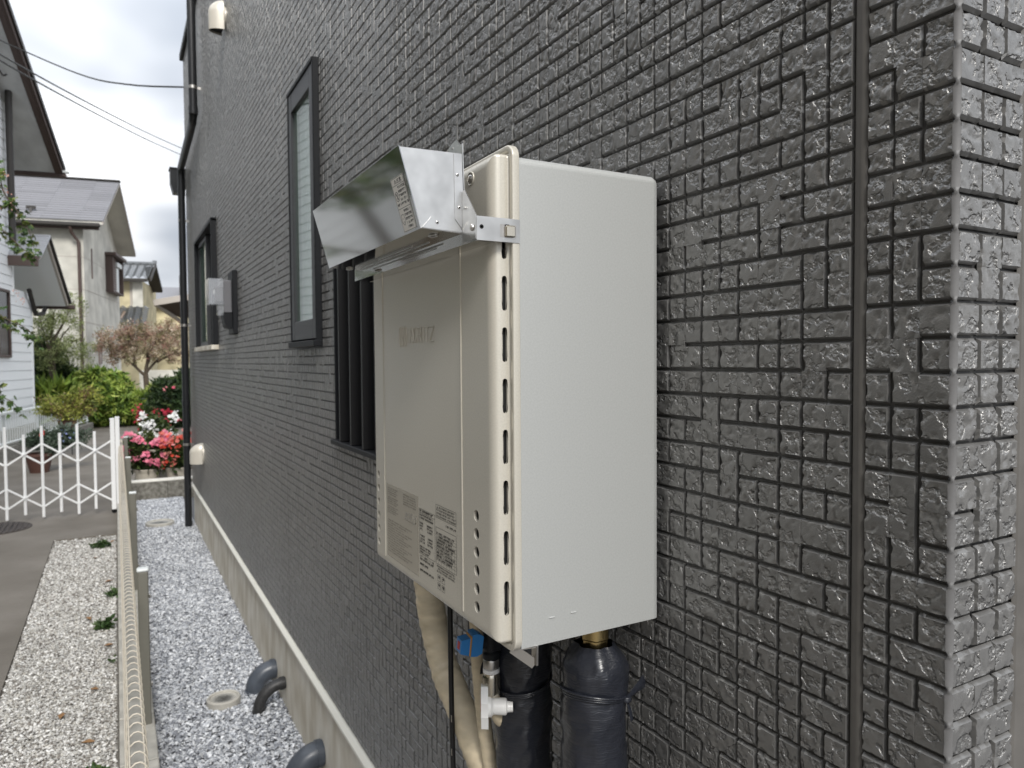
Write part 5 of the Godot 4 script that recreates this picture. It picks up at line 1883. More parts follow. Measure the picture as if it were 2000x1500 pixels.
func white_house() -> void:
	var h := thing("white_house", "white boarded house at the left edge with big grey soffits and brown verges", "house", plot(-4.63, 0.0, 17.5), -10.0)
	# local axes: +x to the right, +z towards the camera; the visible gable wall is x = 0
	var mb := MB.new()
	mb.bx(Vector3(-7.0, 0, 0.02), Vector3(-0.02, 3.05, 1.08))
	mb.prism([Vector2(1.1, 0), Vector2(10.9, 0), Vector2(10.9, 6.4), Vector2(6.0, 9.2), Vector2(1.1, 6.4)].map(func(q): return Vector2(-q.x, q.y)).duplicate(), Transform3D(Basis(Vector3(0, 0, -1), Vector3(0, 1, 0), Vector3(1, 0, 0)), Vector3(-7.0, 0, 0)), 6.98)
	part("wall", mb.mesh(M.white_board), h)
	# boards on the gable wall
	for q in 46:
		var y := 0.36 + q * 0.182
		var z0 := 0.0 if y < 2.75 else 1.1
		var z1 := 10.9
		var lim := 6.4 + (9.2 - 6.4) * 1.0
		if y > 6.3:
			var k := (y + 0.1 - 6.4) / (9.2 - 6.4) * 4.9
			z0 = 1.1 + maxf(k, 0.0)
			z1 = 10.9 - maxf(k, 0.0)
		if z1 - z0 < 0.2: continue
		mb = MB.new()
		mb.prism([Vector2(-0.02, y), Vector2(0.006, y), Vector2(-0.002, y + 0.176), Vector2(-0.02, y + 0.176)], Transform3D(Basis(), Vector3(0, 0, z0)), z1 - z0)
		part("board", mb.mesh(M.white_board), h)
	for q in [[0.0, 0.0, 3.0], [1.1, 2.9, 6.4]]:
		mb = MB.new()
		mb.bx(Vector3(-0.07, q[1], q[0] - 0.012), Vector3(0.014, q[2], q[0] + 0.07), 0.004)
		part("corner_board", mb.mesh(M.white_board), h)
	mb = MB.new()
	mb.bx(Vector3(-7.0, -0.1, -0.02), Vector3(0.03, 0.34, 10.9))
	part("base", mb.mesh(M.concrete), h)
	# the window
	var win := Node3D.new()
	win.name = "window"
	h.add_child(win, true)
	mb = MB.new()
	for q in [[1.45, 1.50], [2.62, 2.67]]: mb.bx(Vector3(-0.02, 1.70, q[0]), Vector3(0.045, 2.98, q[1]), 0.004)
	for y in [1.70, 2.93]: mb.bx(Vector3(-0.02, y, 1.5005), Vector3(0.0445, y + 0.05, 2.6195), 0.004)
	mb.bx(Vector3(-0.01, 1.75, 2.03), Vector3(0.035, 2.93, 2.07), 0.004)
	part("frame", mb.mesh(M.brown_trim), win)
	for q in [[1.5005, 2.0295], [2.0705, 2.6195]]:
		mb = MB.new()
		mb.bx(Vector3(-0.012, 1.75, q[0]), Vector3(0.018, 2.93, q[1]))
		part("pane", mb.mesh(M.window_dark), win)
	# upper roof: ridge across, far slope falling away from the camera
	var ridge := Vector2(6.0, 9.35)
	var far := Vector2(-0.42, 5.68)
	var near := Vector2(12.4, 5.68)
	mb = MB.new()
	roof_slab(mb, -7.6, 0.50, far, ridge, 0.05)
	roof_slab(mb, -7.6, 0.50, near, ridge, 0.05)
	part("soffit", mb.mesh(M.soffit), h)
	mb = MB.new()
	roof_slab(mb, -7.65, 0.58, far + Vector2(-0.10, -0.055 + 0.10), ridge + Vector2(0, 0.10), 0.10)
	roof_slab(mb, -7.65, 0.58, near + Vector2(0.10, -0.055 + 0.10), ridge + Vector2(0, 0.10), 0.10)
	part("roof", mb.mesh(M.dark_trim), h)
	for q in [far, near]:
		mb = MB.new()
		roof_slab(mb, 0.501, 0.545, q, ridge, 0.16)
		roof_slab(mb, 0.40, 0.501, q + Vector2(0, -0.012), ridge + Vector2(0, -0.012), 0.011)
		part("verge_board", mb.mesh(M.brown_trim), h)
	mb = MB.new()
	mb.bx(Vector3(-7.5, 5.60, -0.52), Vector3(0.60, 5.69, -0.43), 0.02)
	part("gutter", mb.mesh(M.brown_trim), h)
	mb = MB.new()
	mb.bx(Vector3(0.30, 5.69, -0.50), Vector3(0.66, 5.74, -0.40), 0.01)
	part("gutter_end", mb.mesh(M.rail_white), h)
	# trim along the top of the wall and a dark downpipe in front of it
	mb = MB.new()
	mb.tube([Vector3(0.10, 3.9, 1.42), Vector3(0.10, 6.55, 1.42), Vector3(0.10, 6.74, 1.40)], 0.062, 12)
	part("downpipe", mb.mesh(M.dark_trim), h)
	mb = MB.new()
	var loop := []
	for s in 30:
		var t := TAU * s / 24.0
		loop.append(Vector3(0.18 + 0.02 * sin(s * 1.1), 7.05 + 0.22 * sin(t), 2.1 + 0.42 * cos(t)))
	mb.tube(loop, 0.014, 6)
	part("coiled_cord", mb.mesh(M.wire), h)
	# lower gabled roof over the extension
	ridge = Vector2(0.72, 4.02)
	far = Vector2(-0.72, 2.84)
	near = Vector2(1.30, 3.60)
	mb = MB.new()
	roof_slab(mb, -1.8, 0.46, far, ridge, 0.04)
	roof_slab(mb, -1.8, 0.46, near, ridge, 0.04)
	part("lower_soffit", mb.mesh(M.pale_soffit), h)
	for q in [[far, -0.08], [near, 0.05]]:
		mb = MB.new()
		roof_slab(mb, -1.85, 0.56, q[0] + Vector2(q[1], 0.06), ridge + Vector2(0, 0.10), 0.05)
		part("lower_roof", mb.mesh(M.metal_roof if q[1] > 0 else M.dark_trim), h)
		mb = MB.new()
		roof_slab(mb, 0.461, 0.51, q[0], ridge, 0.10)
		part("lower_verge", mb.mesh(M.pale_trim), h)
	for q in 4:                                              # standing seams of the metal roof
		mb = MB.new()
		var t := 0.1 + q * 0.27
		var a := near.lerp(ridge, t)
		mb.bx(Vector3(-1.8, a.y + 0.115 + t * 0.03, a.x - 0.012), Vector3(0.55, a.y + 0.145 + t * 0.03, a.x + 0.018), 0.004)
		part("roof_seam", mb.mesh(M.metal_roof), h)
	mb = MB.new()
	mb.bx(Vector3(-1.8, 3.46, 1.34), Vector3(0.50, 3.655, 1.40), 0.006)
	part("fascia", mb.mesh(M.brown_trim), h)
	mb = MB.new()
	mb.bx(Vector3(-1.8, 2.78, -0.86), Vector3(0.62, 2.88, -0.79), 0.02)
	part("lower_gutter", mb.mesh(M.brown_trim), h)
	mb = MB.new()
	mb.tube([Vector3(0.06, 2.84, -0.80), Vector3(0.07, 2.66, -0.55), Vector3(0.06, 2.62, -0.05), Vector3(0.06, 3.1, 0.35)], 0.045, 10)
	part("gutter_bend", mb.mesh(M.dark_trim), h)


func cream_house() -> void:
	var h := thing("cream_house", "cream two-storey house with grey slate roof, dark gutter and shuttered upper window", "house", plot(-4.79, 0.0, 23.0), -10.0)
	var mb := MB.new()
	var gable := [Vector2(0, 0), Vector2(5.1, 0), Vector2(5.1, 5.4), Vector2(2.4, 7.0), Vector2(0, 5.4)]
	mb.prism(gable.map(func(q): return Vector2(q.x, q.y)), Transform3D(Basis(Vector3(0, 0, -1), Vector3(0, 1, 0), Vector3(1, 0, 0)), Vector3(-6.0, 0, 0)), 6.0)
	part("wall", mb.mesh(M.cream_wall), h)
	for y in [0.9, 1.82, 2.73, 3.64, 4.55]:                  # panel joints as fine battens
		mb = MB.new()
		mb.bx(Vector3(-6.0, y, -0.002), Vector3(0.004, y + 0.014, 0.006))
		mb.bx(Vector3(-0.002, y, -5.1), Vector3(0.006, y + 0.014, -0.002))
		part("panel_joint", mb.mesh(M.pale_trim), h)
	# slate roof: courses laid one over the other
	var ridge := Vector2(-2.30, 7.10)
	for q in [[Vector2(0.30, 5.42), 1.0], [Vector2(-4.95, 5.25), -1.0]]:
		mb = MB.new()
		roof_slab(mb, -6.3, 0.52, q[0], ridge, 0.06)
		part("soffit", mb.mesh(M.cream_wall), h)
		var sl := MB.new()
		sl.colored = true
		var n := 19
		var r := RandomNumberGenerator.new()
		r.seed = 4
		for k in n:
			var a: Vector2 = q[0].lerp(ridge, float(k) / n)
			var b: Vector2 = q[0].lerp(ridge, float(k + 1.15) / n)
			var x := -6.35
			while x < 0.55:
				sl.tint = Color.WHITE * r.randf_range(0.82, 1.1)
				roof_slab(sl, x + 0.004, minf(x + 0.9, 0.56), a + Vector2(0, 0.092), b + Vector2(0, 0.060), 0.040)
				x += 0.9
		part("slates", sl.mesh(M.slate), h).set_meta("kind", "stuff")
		mb = MB.new()
		roof_slab(mb, 0.521, 0.56, q[0], ridge, 0.075)
		part("verge", mb.mesh(M.pale_trim), h)
	mb = MB.new()
	mb.bx(Vector3(-6.4, 7.20, -2.40), Vector3(0.58, 7.25, -2.20), 0.01)
	part("ridge_cap", mb.mesh(M.dark_trim), h)
	for x in [-4.55, -3.75, -2.85, -2.05, -1.25]:            # snow stops
		mb = MB.new()
		mb.bx(Vector3(x - 0.12, 5.82, -0.06), Vector3(x + 0.12, 5.91, -0.03), 0.01)
		mb.bar(Vector3(x, 5.66, 0.04), Vector3(x, 5.86, -0.05), 0.06, 0.03)
		part("snow_stop", mb.mesh(M.dark_trim), h)
	mb = MB.new()
	mb.bx(Vector3(-6.3, 5.33, 0.305), Vector3(0.50, 5.45, 0.43), 0.03)
	part("gutter", mb.mesh(M.dark_trim), h)
	mb = MB.new()
	mb.bx(Vector3(-6.3, 5.28, 0.20), Vector3(0.45, 5.41, 0.30))
	part("fascia", mb.mesh(M.brown_trim), h)
	mb = MB.new()
	mb.tube([Vector3(-0.25, 5.35, 0.36), Vector3(-0.22, 5.18, 0.30), Vector3(-0.10, 4.95, 0.06), Vector3(-0.09, 0.2, 0.06)], 0.045, 10)
	part("downpipe", mb.mesh(M.brown_trim), h)
	# the gable's windows
	var win := Node3D.new()
	win.name = "window"
	h.add_child(win, true)
	mb = MB.new()
	mb.bx(Vector3(0.0, 3.88, -4.62), Vector3(0.22, 5.06, -4.56), 0.01)
	mb.bx(Vector3(0.0, 3.88, -2.92), Vector3(0.22, 5.06, -2.86), 0.01)
	mb.bx(Vector3(0.0, 5.0, -4.66), Vector3(0.32, 5.10, -2.80), 0.01)
	mb.bx(Vector3(0.0, 3.84, -4.62), Vector3(0.22, 3.90, -2.86), 0.01)
	part("frame", mb.mesh(M.brown_trim), win)
	for k in 14:
		mb = MB.new()
		mb.box(Vector3(0.13, 3.94 + k * 0.078, -3.35), Vector3(0.05, 0.05, 0.84), Basis(Vector3(0, 0, 1), 0.5))
		part("shutter_slat", mb.mesh(M.shutter), win)
	mb = MB.new()
	mb.bx(Vector3(0.01, 3.9, -4.55), Vector3(0.06, 5.0, -3.80))
	part("pane", mb.mesh(M.window_dark), win)
	mb = MB.new()
	mb.bx(Vector3(0.062, 3.92, -4.20), Vector3(0.15, 4.72, -3.82), 0.01)
	mb.bx(Vector3(0.06, 4.74, -4.5), Vector3(0.20, 4.9, -3.7), 0.01)
	part("reflecting_shutter", mb.mesh(M.rail_white), win)
	for q in [[-0.98, -0.90, 4.05, 4.92, "slit_window"], [-1.95, -1.55, 1.55, 2.30, "side_window"]]:
		mb = MB.new()
		mb.bx(Vector3(0.0, q[2], q[0]), Vector3(0.03, q[3], q[1]), 0.004)
		part(q[4], mb.mesh(M.shutter), h)
	# a strip of garden wall running on from it
	var g := thing("garden_wall", "pale rendered garden wall behind the reddish tree", "wall", plot(-4.3, 0.0, 28.6), -10.0)
	mb = MB.new()
	for q in 4:
		mb = MB.new()
		mb.bx(Vector3(0.0, q * 0.34 - 0.05, -0.08), Vector3(2.2, q * 0.34 + 0.285, 0.08), 0.006)
		part("course", mb.mesh(M.cream_wall), g)


# Wavy pantile roof from the eave up: one continuous field of tiles.
func pantiles(x0: float, x1: float, eave: Vector2, ridge: Vector2, col: float, row_: float) -> MB:
	var mb := MB.new()
	var up := ridge - eave
	var n := int(up.length() / row_)
	var e := up.normalized()
	var nrm := Vector2(e.y, -e.x) * signf(-e.x if absf(e.x) > 0.001 else 1.0)
	if nrm.y < 0: nrm = -nrm
	for k in n:
		var g := []
		for t in 3:
			var line := []
			var x := x0
			while x <= x1 + 0.001:
				var ph := fposmod((x - x0) / col, 1.0)
				var lift := 0.045 * sin(ph * TAU) + 0.050 * (1.0 - t * 0.5) + (0.0 if t < 2 else -0.006)
				var c: Vector2 = eave + e * row_ * (k + [0.0, 0.5, 1.08][t]) + nrm * (lift * 1.15 + 0.05)
				line.append(Vector3(x, c.y, c.x))
				x += col / 8.0
			g.append(line)
		var first := []
		for v: Vector3 in g[0]: first.append(v - Vector3(0, nrm.y, nrm.x) * 0.035)
		mb.rows([first, g[0]])
		mb.rows(g)
	return mb


func yellow_house() -> void:
	var h := thing("yellow_house", "pale yellow house with wavy grey tiled roofs on two levels behind the cream house", "house", plot(-5.5, 0.0, 33.0), -10.0)
	var mb := MB.new()
	mb.bx(Vector3(-2.5, 0, -4.0), Vector3(0.70, 4.95, 0.0))
	mb.bx(Vector3(-2.5, 0, 0.0), Vector3(1.0, 2.75, 1.1))
	part("wall", mb.mesh(M.yellow_wall), h)
	mb = MB.new()
	mb.bx(Vector3(0.26, 3.9, -0.002), Vector3(0.34, 4.95, 0.03))
	part("downpipe", mb.mesh(M.pale_trim), h)
	mb = MB.new()
	mb.bx(Vector3(0.36, 3.85, 0.03), Vector3(0.74, 4.90, 0.10), 0.01)
	part("pale_panel", mb.mesh(M.cream_wall), h)
	part("upper_tiles", pantiles(-2.5, 1.05, Vector2(0.45, 4.98), Vector2(-1.1, 5.72), 0.27, 0.14).mesh(M.kawara), h).set_meta("kind", "stuff")
	part("lower_tiles", pantiles(-2.5, 1.00, Vector2(1.6, 2.65), Vector2(0.0, 3.86), 0.27, 0.14).mesh(M.kawara), h).set_meta("kind", "stuff")
	mb = MB.new()
	mb.bx(Vector3(-2.5, 4.86, 0.38), Vector3(0.98, 4.99, 0.50), 0.02)
	part("gutter", mb.mesh(M.dark_trim), h)
	mb = MB.new()
	mb.bx(Vector3(-2.5, 5.72, -1.25), Vector3(1.10, 5.86, -1.0), 0.03)
	mb.lathe([Vector2(0.09, 0), Vector2(0.09, 0.12), Vector2(0.0, 0.14)], Transform3D(Basis(), Vector3(1.05, 5.80, -1.12)), 10)
	part("ridge", mb.mesh(M.kawara), h)
	mb = MB.new()
	roof_slab(mb, 1.06, 1.12, Vector2(0.45, 4.90), Vector2(-1.1, 5.66), 0.12)
	roof_slab(mb, 1.06, 1.12, Vector2(-2.9, 4.75), Vector2(-1.1, 5.66), 0.12)
	roof_slab(mb, 0.65, 1.10, Vector2(-2.9, 4.72), Vector2(-1.1, 5.62), 0.04)
	part("verge", mb.mesh(M.dark_trim), h)
	mb = MB.new()
	mb.bx(Vector3(-0.2, 2.45, 1.11), Vector3(0.7, 2.66, 1.5))
	part("lower_gutter", mb.mesh(M.dark_trim), h)
	mb = MB.new()
	mb.tube([Vector3(-0.20, 2.74, 1.55), Vector3(-0.02, 3.2, 0.95), Vector3(0.10, 3.62, 0.40)], 0.07, 8)
	part("rusty_valley", mb.mesh(M.copper_steel), h)


func far_things() -> void:
	var h := thing("grey_roofed_house", "farther yellow house with a low grey roof, half hidden by the carport", "house", plot(-5.0, 0.0, 39.0), -10.0)
	var mb := MB.new()
	mb.bx(Vector3(-1.2, 0, -3.0), Vector3(1.25, 4.3, 0.0))
	part("wall", mb.mesh(M.yellow_wall), h)
	mb = MB.new()
	roof_slab(mb, -1.6, 0.98, Vector2(0.35, 4.32), Vector2(-1.6, 5.35), 0.07)
	part("roof", mb.mesh(M.slate), h)
	mb = MB.new()
	mb.bx(Vector3(1.0, 4.55, -1.2), Vector3(1.10, 5.85, 0.10))
	part("dark_post", mb.mesh(M.dark_trim), h)
	var c := thing("carport", "carport with brown corrugated roof and pale fascia beside the dark house", "carport", plot(-4.45, 0.0, 33.5), -10.0)
	mb = MB.new()
	var lo := Vector3(0.0, 4.05, 0.0)
	mb.bar(Vector3(0.0, 4.08, 0.0), Vector3(4.4, 4.95, 0.0), 0.10, 0.26, 0.01)
	mb.bar(Vector3(0.06, 4.04, 0.0), Vector3(0.9, 3.35, -2.2), 0.10, 0.16, 0.01)
	part("fascia", mb.mesh(M.pale_trim), c)
	mb = MB.new()
	var g := []
	for k in 60:
		var t := k / 59.0
		var zig := 0.03 * (1.0 if k % 2 else -1.0)
		g.append([Vector3(t * 4.3 + 0.1, 4.0 + t * 0.85 + zig, -0.06), Vector3(t * 4.3 + 0.9, 3.55 + t * 0.55 + zig, -2.2)])
	mb.rows(g)
	part("corrugated_roof", mb.mesh(M.brown_trim), c)
	for x in [1.0, 3.6]:
		mb = MB.new()
		mb.bx(Vector3(x - 0.09, 0, -2.2), Vector3(x + 0.09, 3.5 + x * 0.13, -2.02), 0.01)
		part("post", mb.mesh(M.cream_wall), c)
	mb = MB.new()
	mb.bar(Vector3(0.9, 3.30, -2.1), Vector3(4.0, 3.36, -2.1), 0.05, 0.06)
	part("tie_beam", mb.mesh(M.dark_trim), c)
	var f := thing("white_shed", "pale far building below the carport roof", "building", plot(-4.6, 0.0, 46.0), -10.0)
	mb = MB.new()
	mb.bx(Vector3(0.0, 0, -3.0), Vector3(6.0, 2.5, 0.0))
	part("wall", mb.mesh(M.rail_white), f)
	mb = MB.new()
	roof_slab(mb, -0.2, 6.2, Vector2(0.3, 2.45), Vector2(-2.0, 3.3), 0.08)
	part("roof", mb.mesh(M.metal_roof), f)


# ---------------------------------------------------------------- plants

func leaf_mesh(long: float, wide: float, m: Material) -> ArrayMesh:
	var mb := MB.new()
	mb.colored = true
	var a := Vector3(0, 0, 0)
	var b := Vector3(0, 0.12 * long, long * 0.5)
	var c := Vector3(0, 0.02 * long, long)
	var l := Vector3(-wide / 2, 0.16 * long, long * 0.45)
	var r := Vector3(wide / 2, 0.16 * long, long * 0.45)
	mb.tri(a, r, b); mb.tri(b, r, c); mb.tri(a, b, l); mb.tri(b, c, l)
	return mb.mesh(m)


func sprig_mesh(n: int, long: float, wide: float, spread: float, seed_: int, m: Material) -> ArrayMesh:
	var mb := MB.new()
	mb.colored = true
	var r := RandomNumberGenerator.new()
	r.seed = seed_
	for k in n:
		var bs := Basis.from_euler(Vector3(r.randf_range(-1.2, 0.7), r.randf() * TAU, r.randf_range(-0.5, 0.5)))
		var o := Vector3(r.randf_range(-1, 1), r.randf_range(-1, 1), r.randf_range(-1, 1)) * spread
		mb.tint = Color.WHITE * r.randf_range(0.7, 1.25)
		var s := r.randf_range(0.7, 1.2)
		var a := o
		var c := o + bs * Vector3(0, 0, long) * s
		var d := o + bs * Vector3(-wide / 2, 0.15 * long, long * 0.45) * s
		var e := o + bs * Vector3(wide / 2, 0.15 * long, long * 0.45) * s
		mb.tri(a, e, c)
		mb.tri(a, c, d)
	return mb.mesh(m)


# Leaf sprigs through a lumpy volume: blobs are [centre, radii].
func foliage(called: String, to: Node, blobs: Array, count: int, mesh: Mesh, colors: Array, seed_: int, size := 1.0, shell := 0.45) -> void:
	var r := RandomNumberGenerator.new()
	r.seed = seed_
	var lump := FastNoiseLite.new()
	lump.seed = seed_
	lump.frequency = 1.3
	var where := []
	var tints := []
	var total := 0.0
	for b in blobs: total += b[1].x * b[1].y + b[1].y * b[1].z
	for b in blobs:
		var n := int(count * (b[1].x * b[1].y + b[1].y * b[1].z) / total)
		var tries := 0
		var made := 0
		while made < n and tries < n * 4:
			tries += 1
			var d := Vector3(r.randfn(), r.randfn(), r.randfn()).normalized()
			var rr := pow(r.randf(), shell)
			var p: Vector3 = b[0] + d * b[1] * rr
			if lump.get_noise_3dv(p * 1.7) < -0.12 + 0.1 * r.randf(): continue
			if p.y < 0.005: continue
			made += 1
			var out := Basis.looking_at(-(d + Vector3(0, 0.5, 0)).normalized() if absf(d.y) < 0.95 else Vector3(1, 0, 0))
			var bs := (out * Basis.from_euler(Vector3(r.randf_range(-0.7, 0.7), r.randf_range(-0.9, 0.9), r.randf() * TAU))).scaled_local(Vector3.ONE * size * r.randf_range(0.7, 1.3))
			where.append(Transform3D(bs, p))
			var c: Color = colors[clampi(int((lump.get_noise_3dv(p * 3.0) * 0.9 + 0.5 + r.randf_range(-0.3, 0.3)) * colors.size()), 0, colors.size() - 1)]
			tints.append(c * r.randf_range(0.8, 1.2))
	joined(called, mesh, where, tints, to)


func limb(mb: MB, a: Vector3, b: Vector3, r0: float, r1: float, sag := 0.06) -> void:
	var path := []
	var rad := []
	for k in 7:
		var t := k / 6.0
		path.append(a.lerp(b, t) + Vector3(chip.get_noise_2d(a.x * 9.0 + t, 1.0), sag * sin(t * PI), chip.get_noise_2d(a.z * 9.0 + t, 2.0)) * (0.0 if k == 0 else 1.0) * Vector3(sag, 1, sag))
		rad.append(lerpf(r0, r1, t))
	mb.tube(path, rad, 8)


func garden() -> void:
	var greens := [Color(0.06, 0.11, 0.022), Color(0.12, 0.20, 0.034), Color(0.20, 0.29, 0.05), Color(0.30, 0.38, 0.075), Color(0.40, 0.46, 0.12)]
	var deep := [Color(0.012, 0.025, 0.011), Color(0.025, 0.045, 0.017), Color(0.04, 0.07, 0.024), Color(0.065, 0.095, 0.03)]
	var pale := [Color(0.14, 0.17, 0.065), Color(0.22, 0.26, 0.10), Color(0.32, 0.36, 0.15), Color(0.42, 0.46, 0.22)]
	var sprig := sprig_mesh(7, 0.13, 0.04, 0.07, 1, M.leaf)
	var frond := sprig_mesh(8, 0.20, 0.028, 0.05, 2, M.leaf)
	var small := sprig_mesh(8, 0.055, 0.024, 0.06, 3, M.leaf)

	# the hedge across the end of the driveway
	var h := thing("fern_hedge", "bright green ferny hedge across the far end of the driveway", "hedge", Vector3(0.0, 0, -20.6))
	var blobs := []
	for q in 9: blobs.append([Vector3(-1.0 + q * 0.42, 0.46 + 0.08 * sin(q * 2.1), 0.1 * sin(q * 1.3)), Vector3(0.5, 0.50 + 0.07 * cos(q * 1.7), 0.55)])
	foliage("leaves", h, blobs, 5200, frond, greens, 5)
	var mb := MB.new()
	for q in 16: limb(mb, Vector3(-1.1 + q * 0.24, 0, 0.1 * sin(q)), Vector3(-1.1 + q * 0.24 + 0.2 * sin(q * 2.0), 0.8, 0.25 * cos(q)), 0.02, 0.008)
	part("stems", mb.mesh(M.bark), h)
	h = thing("rose_bush", "dark green bush with a few pink blooms at the right end of the hedge", "bush", Vector3(0.55, 0, -19.3))
	foliage("leaves", h, [[Vector3(0, 0.62, 0), Vector3(0.55, 0.60, 0.5)], [Vector3(0.45, 0.8, -0.1), Vector3(0.5, 0.65, 0.5)]], 2600, sprig, deep, 6)
	mb = MB.new()
	for q in 5: limb(mb, Vector3(0.05 * q, 0, 0), Vector3(-0.3 + 0.2 * q, 0.9, 0.1 * sin(q * 3.0)), 0.018, 0.007)
	part("stems", mb.mesh(M.bark), h)
	flowers(h, [[Vector3(-0.20, 0.95, 0.45), 0.07], [Vector3(0.0, 1.0, 0.48), 0.06], [Vector3(0.25, 0.3, 0.5), 0.08], [Vector3(0.1, 0.22, 0.52), 0.08]], 26, [Color(0.62, 0.22, 0.24), Color(0.55, 0.10, 0.15)], 7, 0.055)

	h = thing("box_hedge", "clipped dark evergreen hedge across the driveway, seen only as a reflection in the steel deflector", "hedge", Vector3(-3.75, 0, -2.6))
	blobs = []
	for q in 11: blobs.append([Vector3(0.15 * sin(q * 1.9), 0.75, -4.0 + q * 0.75), Vector3(0.45, 0.62 + 0.2 * sin(q * 2.7), 0.6)])
	foliage("leaves", h, blobs, 5000, sprig, deep, 15)
	mb = MB.new()
	for q in 12: limb(mb, Vector3(0, 0, -4.0 + q * 0.7), Vector3(0.1 * sin(q), 0.9, -4.0 + q * 0.7), 0.03, 0.012)
	part("stems", mb.mesh(M.bark), h)
	# bushes behind the white fence
	var b := thing("leafy_bush", "broad light green leafy bush behind the white rail fence", "bush", Vector3(-1.10, 0.1, -20.6))
	foliage("leaves", b, [[Vector3(0.0, 0.66, 0), Vector3(0.60, 0.62, 0.6)], [Vector3(0.35, 0.70, -0.2), Vector3(0.40, 0.58, 0.5)], [Vector3(-0.40, 0.45, 0.2), Vector3(0.5, 0.5, 0.5)]], 4200, sprig_mesh(6, 0.17, 0.075, 0.08, 4, M.leaf), greens, 8)
	mb = MB.new()
	for q in 7: limb(mb, Vector3(-0.5 + 0.18 * q, 0, 0), Vector3(-0.6 + 0.2 * q, 0.9, 0.1 * sin(q * 3.0)), 0.02, 0.008)
	part("stems", mb.mesh(M.bark), b)
	b = thing("dark_shrub", "very dark evergreen shrub against the corner of the white boarded house", "bush", Vector3(-2.25, 0.1, -21.4))
	foliage("leaves", b, [[Vector3(-0.1, 0.8, 0), Vector3(0.5, 0.9, 0.6)], [Vector3(0.1, 1.45, -0.1), Vector3(0.45, 0.7, 0.5)], [Vector3(0.45, 0.7, -0.2), Vector3(0.45, 0.8, 0.5)]], 4200, sprig, deep, 9)
	mb = MB.new()
	for q in 5: limb(mb, Vector3(-0.2 + 0.12 * q, 0, 0), Vector3(-0.4 + 0.2 * q, 1.4, 0.1 * sin(q * 3.0)), 0.03, 0.01)
	part("stems", mb.mesh(M.bark), b)
	b = thing("strap_leaved_plant", "clump of yellow green strap leaves beside the tree trunk behind the white fence", "plant", Vector3(-1.95, 0.1, -19.4))
	foliage("leaves", b, [[Vector3(0.0, 0.5, 0), Vector3(0.55, 0.45, 0.35)]], 520, sprig_mesh(6, 0.42, 0.035, 0.05, 12, M.leaf), greens, 10)
	mb = MB.new()
	for q in 5: limb(mb, Vector3(-0.2 + 0.1 * q, 0, 0), Vector3(-0.25 + 0.12 * q, 0.35, 0.02), 0.012, 0.006)
	part("stems", mb.mesh(M.bark), b)

	# the airy small-leaved tree
	var t := thing("airy_tree", "airy small-leaved tree with stout cut trunk behind the white rail fence", "tree", Vector3(-1.99, 0.1, -20.3))
	mb = MB.new()
	limb(mb, Vector3(0, 0, 0), Vector3(0.03, 0.95, 0), 0.13, 0.105, 0.01)
	limb(mb, Vector3(0.03, 0.9, 0), Vector3(0.0, 1.9, 0.02), 0.075, 0.05, 0.02)
	for q in [[0.0, 1.5, 0.38, 2.4], [0.0, 1.7, -0.25, 2.6], [0.0, 1.85, 0.12, 2.95], [0.0, 1.3, -0.22, 1.95], [0.02, 1.6, 0.60, 2.1], [0.05, 1.95, 0.50, 3.0]]:
		limb(mb, Vector3(q[0], q[1], 0), Vector3(q[2], q[3], 0.1 * sin(q[2] * 9.0)), 0.032, 0.008)
	part("trunk", mb.mesh(M.bark), t)
	foliage("crown", t, [[Vector3(-0.18, 2.35, 0), Vector3(0.34, 0.70, 0.4)], [Vector3(0.25, 2.3, 0.1), Vector3(0.40, 0.62, 0.45)], [Vector3(0.55, 1.80, 0.1), Vector3(0.36, 0.50, 0.4)], [Vector3(0.48, 2.75, 0), Vector3(0.28, 0.45, 0.35)], [Vector3(0.0, 1.65, 0.1), Vector3(0.4, 0.40, 0.4)]], 850, small, pale, 11, 1.0)

	# the reddish tree
	t = thing("reddish_tree", "small spreading tree with reddish brown leaves in front of the pale garden wall", "tree", Vector3(0.10, 0, -23.4))
	mb = MB.new()
	limb(mb, Vector3(0.05, 0, 0), Vector3(0.0, 1.25, 0), 0.085, 0.07, 0.02)
	for q in [[0.0, 1.2, -0.75, 1.85], [0.0, 1.25, 0.65, 1.95], [0.0, 1.2, 0.15, 2.25], [-0.25, 1.45, -0.45, 2.4], [0.3, 1.6, 0.95, 1.85], [-0.5, 1.7, -1.1, 2.15], [0.0, 1.3, 0.4, 2.5]]:
		limb(mb, Vector3(q[0], q[1], 0), Vector3(q[2], q[3], 0.2 * sin(q[2] * 9.0)), 0.045, 0.010)
	part("trunk", mb.mesh(M.bark), t)
	foliage("crown", t, [[Vector3(-0.85, 2.15, 0), Vector3(0.50, 0.42, 0.5)], [Vector3(-0.25, 2.45, 0), Vector3(0.50, 0.38, 0.5)], [Vector3(0.25, 2.05, 0.1), Vector3(0.65, 0.42, 0.6)], [Vector3(0.70, 2.45, 0), Vector3(0.50, 0.42, 0.5)], [Vector3(0.95, 1.75, 0.1), Vector3(0.48, 0.22, 0.4)], [Vector3(-0.6, 1.75, 0.1), Vector3(0.45, 0.28, 0.4)]], 1500, small,
		[Color(0.19, 0.18, 0.08), Color(0.27, 0.21, 0.12), Color(0.35, 0.25, 0.18), Color(0.56, 0.47, 0.38), Color(0.38, 0.20, 0.17)], 13, 1.25)

	# flower tubs on the driveway behind the block wall
	tub(Vector3(-0.335, 0, -9.98), 0.155, "left pale tub of pink flowers behind the low block wall", [Color(0.76, 0.19, 0.28), Color(0.80, 0.30, 0.38), Color(0.72, 0.22, 0.32)], 330, 21)
